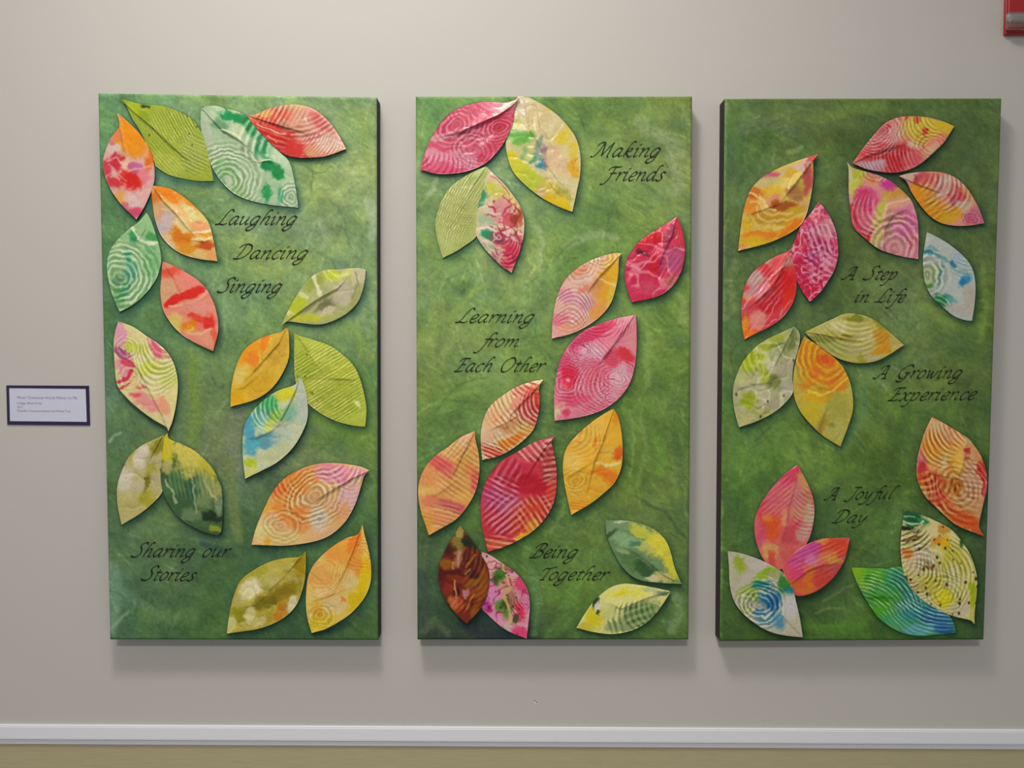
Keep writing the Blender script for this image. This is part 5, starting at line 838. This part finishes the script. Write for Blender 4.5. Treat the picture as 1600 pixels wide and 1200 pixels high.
# broad marks of the painting: points, width, colour, alpha, softness
MARKS = {
1: [([(578,318),(586,345),(580,372)],13,'a4bc9c',.8,5),([(500,345),(512,375),(502,390)],9,'98ad80',.6,4),([(470,165),(500,168),(525,180)],12,'93ab7c',.6,5),([(520,185),(552,225),(565,245)],7,'8ea676',.6,4),
    ([(552,175),(572,195),(570,240)],10,'82a052',.6,6),([(516,312),(536,340),(546,385)],2.2,'5a7c4e',.7,1),([(478,262),(500,270),(520,262)],2.2,'55774a',.6,1),([(345,440),(352,470),(350,520)],5,'86a67c',.6,3),
    ([(390,400),(440,395),(470,400)],18,'82983c',.35,9),([(530,500),(560,520),(578,560)],16,'83a04e',.6,8),([(560,455),(568,500),(575,520)],8,'86a478',.5,5),([(560,540),(578,640),(580,720)],10,'6e8c3c',.5,6),
    ([(300,560),(306,640),(302,690)],14,'6e8c3a',.75,7),([(330,590),(345,605),(352,600)],2.5,'46604a',.7,1),([(335,650),(346,640),(356,625)],3,'7c9c7c',.7,1.5),([(172,690),(182,680),(188,675)],3,'96b08c',.8,1.5),
    ([(480,650),(530,668),(580,690)],18,'6c8c34',.7,8),([(500,690),(540,680),(580,720)],22,'5e7e34',.6,9),([(380,610),(360,680),(372,730)],18,'767f68',.7,8),([(355,720),(365,790),(372,840)],12,'6c7e44',.7,6),
    ([(175,890),(180,930),(172,980)],20,'6c8c74',.75,9),([(190,925),(215,940),(240,955)],10,'5c7c64',.5,5),([(170,985),(185,970),(200,955)],4,'84a484',.6,2),([(225,955),(260,965),(300,960)],18,'5f7f4a',.5,8),
    ([(265,915),(280,930),(292,945)],4,'3c5a38',.6,2),([(325,940),(345,960),(350,985)],14,'4c7038',.5,6),([(510,975),(545,960),(575,930)],9,'5a8a58',.6,5),([(215,830),(260,825),(320,850)],10,'5c7a52',.5,6),
    ([(315,850),(335,856),(350,862)],7,'27403c',.7,4),([(490,985),(515,985),(545,975)],8,'27402e',.6,5),([(320,905),(360,880),(400,870)],12,'4a6c3a',.5,7),([(250,320),(300,300),(340,300)],14,'849c58',.4,8),([(400,420),(440,425),(480,410)],10,'92a452',.4,7)],
2: [([(1000,190),(1015,205),(1040,215),(1060,235)],16,'98a880',.5,9),([(1050,245),(1062,290),(1055,300)],14,'94a580',.5,7),([(885,385),(915,370),(940,366),(962,372)],8,'98ac84',.55,5),([(842,355),(848,385),(842,415)],6,'98b07c',.75,3),
    ([(668,305),(680,290),(682,280)],6,'a6b890',.7,3),([(760,270),(775,260),(790,255)],10,'93aa7c',.6,5),([(815,320),(830,340),(835,355)],6,'94ac70',.6,4),([(655,360),(665,370),(690,390)],8,'84a248',.4,4),([(700,500),(740,455),(760,445)],7,'8fa64e',.5,4),
    ([(690,560),(712,520),(720,490)],9,'90a860',.4,5),([(835,490),(838,520),(842,545)],1.8,'4a6c34',.6,.8),([(905,375),(880,390),(865,410)],3,'54763c',.6,1.5),([(1040,435),(1060,440),(1072,420)],8,'48603a',.6,4),([(1015,520),(1010,560),(1014,600)],8,'82a050',.6,4),
    ([(1062,460),(1070,480),(1066,500)],8,'8ca464',.5,4),([(910,560),(918,540),(935,530)],5,'6c9040',0,3),([(660,640),(700,620),(740,610)],5,'7c9c48',.6,3),([(680,640),(720,600),(760,590)],2.4,'46662e',.5,1),([(1000,650),(1010,700),(995,760)],5,'6c8a44',.6,3),
    ([(985,640),(990,690),(985,740)],3,'7c9c54',.5,2),([(1025,690),(1035,720),(1030,740)],10,'5f8c30',.6,5),([(1004,784),(1040,800),(1068,840)],4,'36502c',.7,2),([(1010,830),(1040,855),(1060,900)],3,'5a7c42',.4,2),([(885,780),(875,810),(862,830)],5,'6c8c50',.5,3),
    ([(830,815),(825,850),(820,880)],8,'5e8240',.6,4),([(830,890),(840,940),(835,990)],9,'587c48',.7,5),([(655,900),(665,940),(660,980)],14,'34483c',.7,7),([(725,975),(750,985),(790,995)],18,'232f30',.85,6),([(740,955),(758,975),(775,990)],14,'26332f',.8,5),
    ([(660,985),(680,970),(700,990)],8,'5c6c4a',.5,4),([(1055,930),(1062,960),(1050,985)],12,'728c62',.6,6),([(1040,975),(1060,960),(1072,940)],6,'506c50',.5,3),([(900,870),(930,870),(950,860)],20,'54763a',.4,9),([(860,990),(890,960),(900,900)],18,'587e36',.5,9),
    ([(680,200),(672,230),(668,180)],10,'6fa250',.5,5),([(930,150),(970,170),(1000,160)],14,'5e8444',.5,8),([(1060,700),(1068,780),(1060,830)],10,'446034',.5,6)],
3: [([(1290,185),(1330,170),(1380,165)],14,'66803c',.5,8),([(1470,165),(1500,210),(1540,240)],14,'41562f',.5,8),([(1160,200),(1200,190),(1240,205)],14,'5e7058',.5,8),([(1200,215),(1180,250),(1160,280)],10,'3c5c2c',.5,6),([(1230,238),(1245,235),(1255,228)],5,'88a466',.5,2),
    ([(1290,290),(1300,270),(1310,250)],10,'5c7840',.5,6),([(1295,300),(1310,330),(1312,350)],12,'42582e',.6,7),([(1150,410),(1140,440),(1145,480)],9,'748c50',.5,5),([(1133,160),(1128,400),(1124,700)],5,'789464',.6,3),([(1126,780),(1124,880),(1124,990)],5,'6c8c50',.6,3),
    ([(1440,480),(1480,500),(1530,510)],14,'6c8440',.5,8),([(1535,420),(1540,480),(1532,530)],8,'64803c',.5,5),([(1320,700),(1345,650),(1340,610)],12,'5e7e44',.5,7),([(1145,760),(1180,735),(1200,720)],6,'5c8244',.5,3),
    ([(1180,690),(1195,675),(1212,655)],1.6,'3c5430',.8,.7),([(1170,700),(1190,690),(1205,680)],1.4,'3c5430',.5,.7),([(1285,940),(1310,925),(1330,915)],3,'62784a',.6,1.5),([(1275,960),(1295,950),(1320,950)],3,'6c8254',.5,1.5),([(1290,930),(1300,900),(1320,890)],12,'3e5230',.4,7),
    ([(1260,975),(1300,985),(1340,975)],14,'46742c',.6,8),([(1390,830),(1385,870),(1400,790)],12,'4c6c40',.5,6),([(1500,550),(1540,560),(1560,540)],12,'38522c',.5,7),([(1355,600),(1350,640),(1330,680)],6,'4c7048',.6,4),([(1335,560),(1360,580),(1380,600)],20,'66845c',.35,10),
    ([(1280,760),(1300,740),(1330,730)],14,'5e8030',.5,8),([(1420,640),(1400,700),(1395,740)],14,'385424',.6,8),([(1530,860),(1538,900),(1532,990)],10,'2c4028',.6,6)],
}
QUADS = {1: [(152.3, 145.0), (588.2, 151.4), (590.2, 1000.8), (171.0, 1000.0)],
         2: [(649.3, 150.2), (1082.0, 150.0), (1076.0, 1000.0), (652.0, 1000.2)],
         3: [(1133.0, 153.6), (1566.2, 153.0), (1538.2, 1000.2), (1125.4, 1002.6)]}

def paint_canvas(w):
    q = np.array(QUADS[w]); x0, y0 = int(q[:, 0].min()) - 6, int(q[:, 1].min()) - 6
    W, H = int(q[:, 0].max()) + 7 - x0, int(q[:, 1].max()) + 7 - y0
    Y, X = np.mgrid[0:H, 0:W].astype(float); X += x0; Y += y0
    gx, gy, s = GRID[w]
    g = np.array([[hx(c) for c in r.split()] for r in s.replace('\n', '|').split('|')])
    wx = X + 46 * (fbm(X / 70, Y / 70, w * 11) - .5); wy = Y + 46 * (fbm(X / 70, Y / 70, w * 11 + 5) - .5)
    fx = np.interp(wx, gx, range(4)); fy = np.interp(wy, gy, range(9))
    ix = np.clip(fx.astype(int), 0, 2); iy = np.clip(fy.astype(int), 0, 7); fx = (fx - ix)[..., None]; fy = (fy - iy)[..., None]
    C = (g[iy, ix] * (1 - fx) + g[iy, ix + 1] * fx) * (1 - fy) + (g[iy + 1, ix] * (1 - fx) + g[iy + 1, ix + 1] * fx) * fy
    # patches of yellow green and of grey green
    n1 = fbm(X / 38, Y / 38, w * 31 + 1, 4); n2 = fbm(X / 55, Y / 45, w * 31 + 2, 4); n3 = fbm(X / 24, Y / 30, w * 31 + 3, 3)
    C = C * (1 + (n1 - .5)[..., None] * np.array([.28, .16, -.12])) * (1 + (n2 - .5)[..., None] * np.array([.28, .17, .40]))
    n4 = fbm((X + Y * .4) / 16, (Y - X * .4) / 5.5, w * 31 + 4, 4); n5 = fbm((X - Y * .6) / 5, (Y + X * .6) / 15, w * 31 + 6, 4)
    C = C * (1 + .26 * (n3 - .5) + .18 * (n4 - .5) + .14 * (n5 - .5))[..., None]
    for pts, wd_, c, a, soft in MARKS[w]:
        mc = hx(c) * np.array([.95, .95, .86])
        xs = [p[0] for p in pts]; ys = [p[1] for p in pts]; r = wd_ + 10
        sl = np.s_[max(0, int(min(ys) - r - y0)):int(max(ys) + r - y0), max(0, int(min(xs) - r - x0)):int(max(xs) + r - x0)]
        if wd_ < 4: pts = [tuple(p) for p in spline(pts, 9)] if len(pts) > 2 else pts
        wxx, wyy = warp(X[sl], Y[sl], 4, 12, w * 7)
        d, _, _ = poly_dist(wxx, wyy, pts)
        m = a * sstep(wd_ / 2 + soft, wd_ / 2 - soft * .5, d) * (.55 + .75 * fbm(X[sl] / 6, Y[sl] / 6, w + 77))
        C[sl] += (mc - C[sl]) * np.clip(m, 0, 1)[..., None]
    # visible brush strokes
    rnd = random.Random(w * 100)
    for k in range(1500):
        bx, by = rnd.uniform(x0, x0 + W), rnd.uniform(y0, y0 + H)
        th = 6.283 * vn(np.array([bx / 170.]), np.array([by / 170.]), w * 5)[0] + rnd.gauss(0, .45)
        ln = rnd.uniform(8, 46); cv = rnd.uniform(-.022, .022); wdt = rnd.uniform(.8, 3.0)
        pts = []; px, py, t = bx, by, th
        for i in range(6):
            pts.append((px, py)); px += ln / 5 * math.cos(t); py += ln / 5 * math.sin(t); t += cv * ln / 5
        xs = [p[0] for p in pts]; ys = [p[1] for p in pts]; r = 6
        sl = np.s_[max(0, int(min(ys) - r - y0)):max(0, int(max(ys) + r - y0)), max(0, int(min(xs) - r - x0)):max(0, int(max(xs) + r - x0))]
        if C[sl].size == 0: continue
        d, _, _ = poly_dist(X[sl], Y[sl], pts)
        f = rnd.choice([(1.18, 1.15, 1.15), (1.14, 1.13, .98), (.82, .86, .86), (.88, .93, .96), (1.26, 1.18, 1.34), (.80, .85, .78)])
        m = rnd.uniform(.35, .9) * sstep(wdt, wdt * .3, d) * np.clip(1.6 * vn(X[sl] / 2.2, Y[sl] / 2.2, k) - .1, 0, 1)
        C[sl] *= 1 + (np.array(f) - 1) * m[..., None]
    C = C * np.array([1.02, 1.015, 1.04]) + np.array([1, 1, (9, 8, 4)[w - 1]])
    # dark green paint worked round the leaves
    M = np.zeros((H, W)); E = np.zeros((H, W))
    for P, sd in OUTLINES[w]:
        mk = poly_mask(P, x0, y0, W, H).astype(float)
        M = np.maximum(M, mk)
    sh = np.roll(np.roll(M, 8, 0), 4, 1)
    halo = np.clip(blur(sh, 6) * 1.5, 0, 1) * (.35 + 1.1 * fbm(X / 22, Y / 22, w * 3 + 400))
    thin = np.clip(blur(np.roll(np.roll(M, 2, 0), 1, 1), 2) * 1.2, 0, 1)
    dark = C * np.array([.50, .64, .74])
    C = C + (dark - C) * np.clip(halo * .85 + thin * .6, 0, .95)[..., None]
    fine = (fbm(X / 1.9, Y / 1.9, w * 3 + 9, 2) - .5)
    C = C * (1 + .22 * fine)[..., None]
    relief = .6 * (fbm(X / 5, Y / 5, w * 3 + 50, 3) - .5) + .5 * np.exp(-np.abs(fbm(X / 14, Y / 9, w * 3 + 60, 3) - .5) / .02)
    return x0, y0, C, relief

def sample(A, x, y):
    H, W = A.shape[:2]
    x = np.clip(x, 0, W - 1.001); y = np.clip(y, 0, H - 1.001); ix = x.astype(int); iy = y.astype(int); fx = x - ix; fy = y - iy
    if A.ndim == 3: fx = fx[..., None]; fy = fy[..., None]
    return (A[iy, ix] * (1 - fx) + A[iy, ix + 1] * fx) * (1 - fy) + (A[iy + 1, ix] * (1 - fx) + A[iy + 1, ix + 1] * fx) * fy

CANVAS_LABEL = {
1: 'left painted green canvas with Laughing, Dancing and Singing lettered on it',
2: 'middle painted green canvas with Making Friends lettered at its upper right',
3: 'right painted green canvas, darkest green, with A Step in Life lettered on it'}

for w in (1, 2, 3):
    q = QUADS[w]
    Q = np.array([at(p[0], p[1], FRONT) for p in q])          # TL TR BR BL on the front plane
    c = Q.mean(0)
    root = empty('painted_canvas', Vector((c[0], -.002, Q[:, 2].min())))
    tag(root, CANVAS_LABEL[w], 'painting', 'triptych of leaf collage canvases')
    seed = w * 1000
    for L in LV:
        if L[0] == w:
            seed += 13
            make_leaf(root, w, *L[1:9], lay=L[9], cr=L[10], seed=seed)
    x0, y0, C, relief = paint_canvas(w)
    # front cloth: fine grid, edge rolled back over the stretcher
    n, m = 400, 206
    def axis(k):                                              # denser towards the rolled edge
        t = np.linspace(0, 1, k); return t
    u = axis(m)[None, :] * np.ones((n, 1)); v = axis(n)[:, None] * np.ones((1, m))
    G = (Q[0] * (1 - u[..., None]) + Q[1] * u[..., None]) * (1 - v[..., None]) + (Q[3] * (1 - u[..., None]) + Q[2] * u[..., None]) * v[..., None]
    d = np.minimum(np.minimum(u, 1 - u) * .612, np.minimum(v, 1 - v) * 1.20)
    R = .0045
    roll = np.where(d < R, R - np.sqrt(np.maximum(R * R - (R - d) ** 2, 0)), 0)
    rel = (G - CAM) @ W2C.T
    px = 800 + FOC * rel[..., 0] / -rel[..., 2]; py = 600 - FOC * rel[..., 1] / -rel[..., 2]
    hgt = sample(relief, px - x0, py - y0)
    G[..., 1] += roll * .8 - hgt * .0005 * np.clip(d / .01, 0, 1)
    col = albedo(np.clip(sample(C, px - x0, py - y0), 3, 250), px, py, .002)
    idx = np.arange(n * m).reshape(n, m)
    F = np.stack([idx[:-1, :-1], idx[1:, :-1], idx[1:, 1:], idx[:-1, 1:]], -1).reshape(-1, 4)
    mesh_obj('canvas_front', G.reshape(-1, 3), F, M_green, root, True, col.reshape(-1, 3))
    # the four wrapped sides, slightly bowed, reaching back to the stretcher
    tl, tr, br, bl = [Q[i] for i in range(4)]
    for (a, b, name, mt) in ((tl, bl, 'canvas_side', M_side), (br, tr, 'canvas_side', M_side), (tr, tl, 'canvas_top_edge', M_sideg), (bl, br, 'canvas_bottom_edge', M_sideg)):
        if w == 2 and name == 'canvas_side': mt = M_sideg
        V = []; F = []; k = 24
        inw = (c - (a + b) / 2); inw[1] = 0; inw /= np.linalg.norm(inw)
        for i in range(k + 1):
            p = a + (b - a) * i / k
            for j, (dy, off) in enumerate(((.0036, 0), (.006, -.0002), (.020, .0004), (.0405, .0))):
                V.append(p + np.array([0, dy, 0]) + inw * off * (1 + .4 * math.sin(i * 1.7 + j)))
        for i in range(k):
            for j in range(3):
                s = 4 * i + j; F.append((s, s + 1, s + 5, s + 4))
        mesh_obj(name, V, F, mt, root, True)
    # wooden stretcher closing the back
    X0, X1, Z0, Z1 = max(Q[0][0], Q[3][0]) + .004, min(Q[1][0], Q[2][0]) - .004, max(Q[2][2], Q[3][2]) + .004, min(Q[0][2], Q[1][2]) - .004
    V = [(x, y, z) for (x0_, x1_, z0_, z1_) in ((X0, X1, Z0, Z1), (X0 + .04, X1 - .04, Z0 + .04, Z1 - .04)) for x, z in ((x0_, z0_), (x1_, z0_), (x1_, z1_), (x0_, z1_)) for y in (-.030, -.0015)]
    F = []
    for i in range(4):
        j = (i + 1) % 4
        F += [(2 * i, 2 * j, 8 + 2 * j, 8 + 2 * i), (2 * i + 1, 8 + 2 * i + 1, 8 + 2 * j + 1, 2 * j + 1), (2 * i, 2 * i + 1, 2 * j + 1, 2 * j), (8 + 2 * i, 8 + 2 * j, 8 + 2 * j + 1, 8 + 2 * i + 1)]
    mesh_obj('stretcher', V, F, M_wood, root)
    for t in LINES[w]: letter_line(root, *t)

# ------------------------------------------------------------------ small caption card in a dark mount
ca = [(9.7, 602.2), (138.5, 602.8), (140.3, 664.6), (11.3, 663.4)]
ci = [(13.9, 606.2), (133.8, 607.3), (135.6, 659.2), (15.2, 658.0)]
def slab(name, q, yf, yb, mat, parent, hole=None):
    f = [at(p[0], p[1], yf) for p in q]; V = f + [np.array([p[0], yb, p[2]]) for p in f]
    if hole is None:
        F = [(0, 1, 2, 3), (7, 6, 5, 4)] + [(i, i + 4, (i + 1) % 4 + 4, (i + 1) % 4) for i in range(4)]
    else:
        h = [at(p[0], p[1], yf) for p in hole]; V += h + [np.array([p[0], yb, p[2]]) for p in h]
        F = []
        for i in range(4):
            j = (i + 1) % 4
            F += [(i, j, 8 + j, 8 + i), (i, i + 4, j + 4, j), (8 + i, 8 + j, 12 + j, 12 + i), (4 + i, 12 + i, 12 + j, 4 + j)]
    return mesh_obj(name, V, F, mat, parent)
root = empty('caption_card', Vector(at(75, 664, -.0005)))
tag(root, 'small white printed caption card in a dark purple mount left of the canvases', 'sign')
slab('mount', ca, -.0022, -.0003, M_frame, root, ci)
slab('card', [(p[0] + (-.4 if i in (0, 3) else .4), p[1] + (-.4 if i < 2 else .4)) for i, p in enumerate(ci)], -.0014, -.0003, M_card, root)
def print_line(text, x0, x1, yb, hcap, small=None, rot=-.25):
    cu = bpy.data.curves.new('print', 'FONT'); cu.body = text; cu.size = 1; cu.resolution_u = 2
    if small:
        cu.small_caps_scale = .78
        k = 0
        for i, ch in enumerate(small):
            if ch == 's': cu.body_format[i].use_small_caps = True
    o = bpy.data.objects.new('print', cu); SC.collection.objects.link(o)
    bpy.context.view_layer.update()
    me = bpy.data.meshes.new_from_object(o.evaluated_get(bpy.context.evaluated_depsgraph_get()))
    v = np.empty(len(me.vertices) * 3); me.vertices.foreach_get('co', v); v = v.reshape(-1, 3)
    w_ = v[:, 0].max() - v[:, 0].min(); cap = .72
    X = x0 + (v[:, 0] - v[:, 0].min()) / w_ * (x1 - x0); Y = yb - v[:, 1] / cap * hcap + (X - x0) * .008
    W = at(X, Y, -.0017)
    me.vertices.foreach_set('co', W.astype(np.float32).ravel()); me.update()
    me.materials.clear(); me.materials.append(M_print)
    bpy.data.objects.remove(o)
    q = bpy.data.objects.new('printed_line', me); SC.collection.objects.link(q)
    q.parent = root; q.matrix_parent_inverse = root.matrix_world.inverted()
    return q
t = 'What Chandler House Means to Me'
print_line(t, 26.0, 120.3, 623.0, 4.2, ''.join('s' if ch.islower() else '-' for ch in t))
print_line('Collage, Block Prints', 26.3, 65.0, 631.3, 3.3)
print_line('2015', 26.6, 34.6, 637.2, 3.2)
print_line('Chandler House participants and Melissa Tuck', 26.6, 110.6, 643.2, 3.3)

# ------------------------------------------------------------------ red fire alarm strobe at the top right corner
def rbox(name, x0, x1, y0, y1, z0, z1, mat, parent, bw, seg=4):
    V, F = box(x0, x1, y0, y1, z0, z1)
    return bevel(mesh_obj(name, V, F, mat, parent), bw, seg)
pb = at(1566.5, 57.5, -.002)                        # rear lower left corner
root = empty('fire_alarm_strobe', Vector((pb[0] + .058, -.001, pb[2])))
tag(root, 'red fire alarm strobe with clear lens, top right corner', 'alarm')
rbox('housing', pb[0] + .0006, pb[0] + .116, -.009, -.0008, pb[2] + .002, pb[2] + .142, M_red, root, .003)
rbox('front_plate', pb[0] + .004, pb[0] + .112, -.013, -.007, pb[2] + .0065, pb[2] + .137, M_red, root, .004)
lz0 = at(1580, 47.5, -.018)[2]; lz1 = at(1580, 19.5, -.018)[2]; lx = at(1573.5, 30, -.022)[0]
rbox('strobe_lens', lx, lx + .100, -.027, -.0126, lz0, lz1, M_lens, root, .008, 5)
rbox('reflector', lx + .006, lx + .094, -.0175, -.0128, (lz0 + lz1) / 2, lz1 - .004, M_tube, root, .002, 2)
V = []; F = []; k = 12
for i in range(2):
    for j in range(k):
        a = 2 * math.pi * j / k; V.append((lx + (.012 if i == 0 else .088), -.0215 + .0026 * math.cos(a), (lz0 + lz1) / 2 + .0026 * math.sin(a) - .002))
F = [(j, (j + 1) % k, k + (j + 1) % k, k + j) for j in range(k)] + [tuple(range(k)), tuple(range(2 * k - 1, k - 1, -1))]
mesh_obj('flash_tube', V, F, M_tube, root, True)
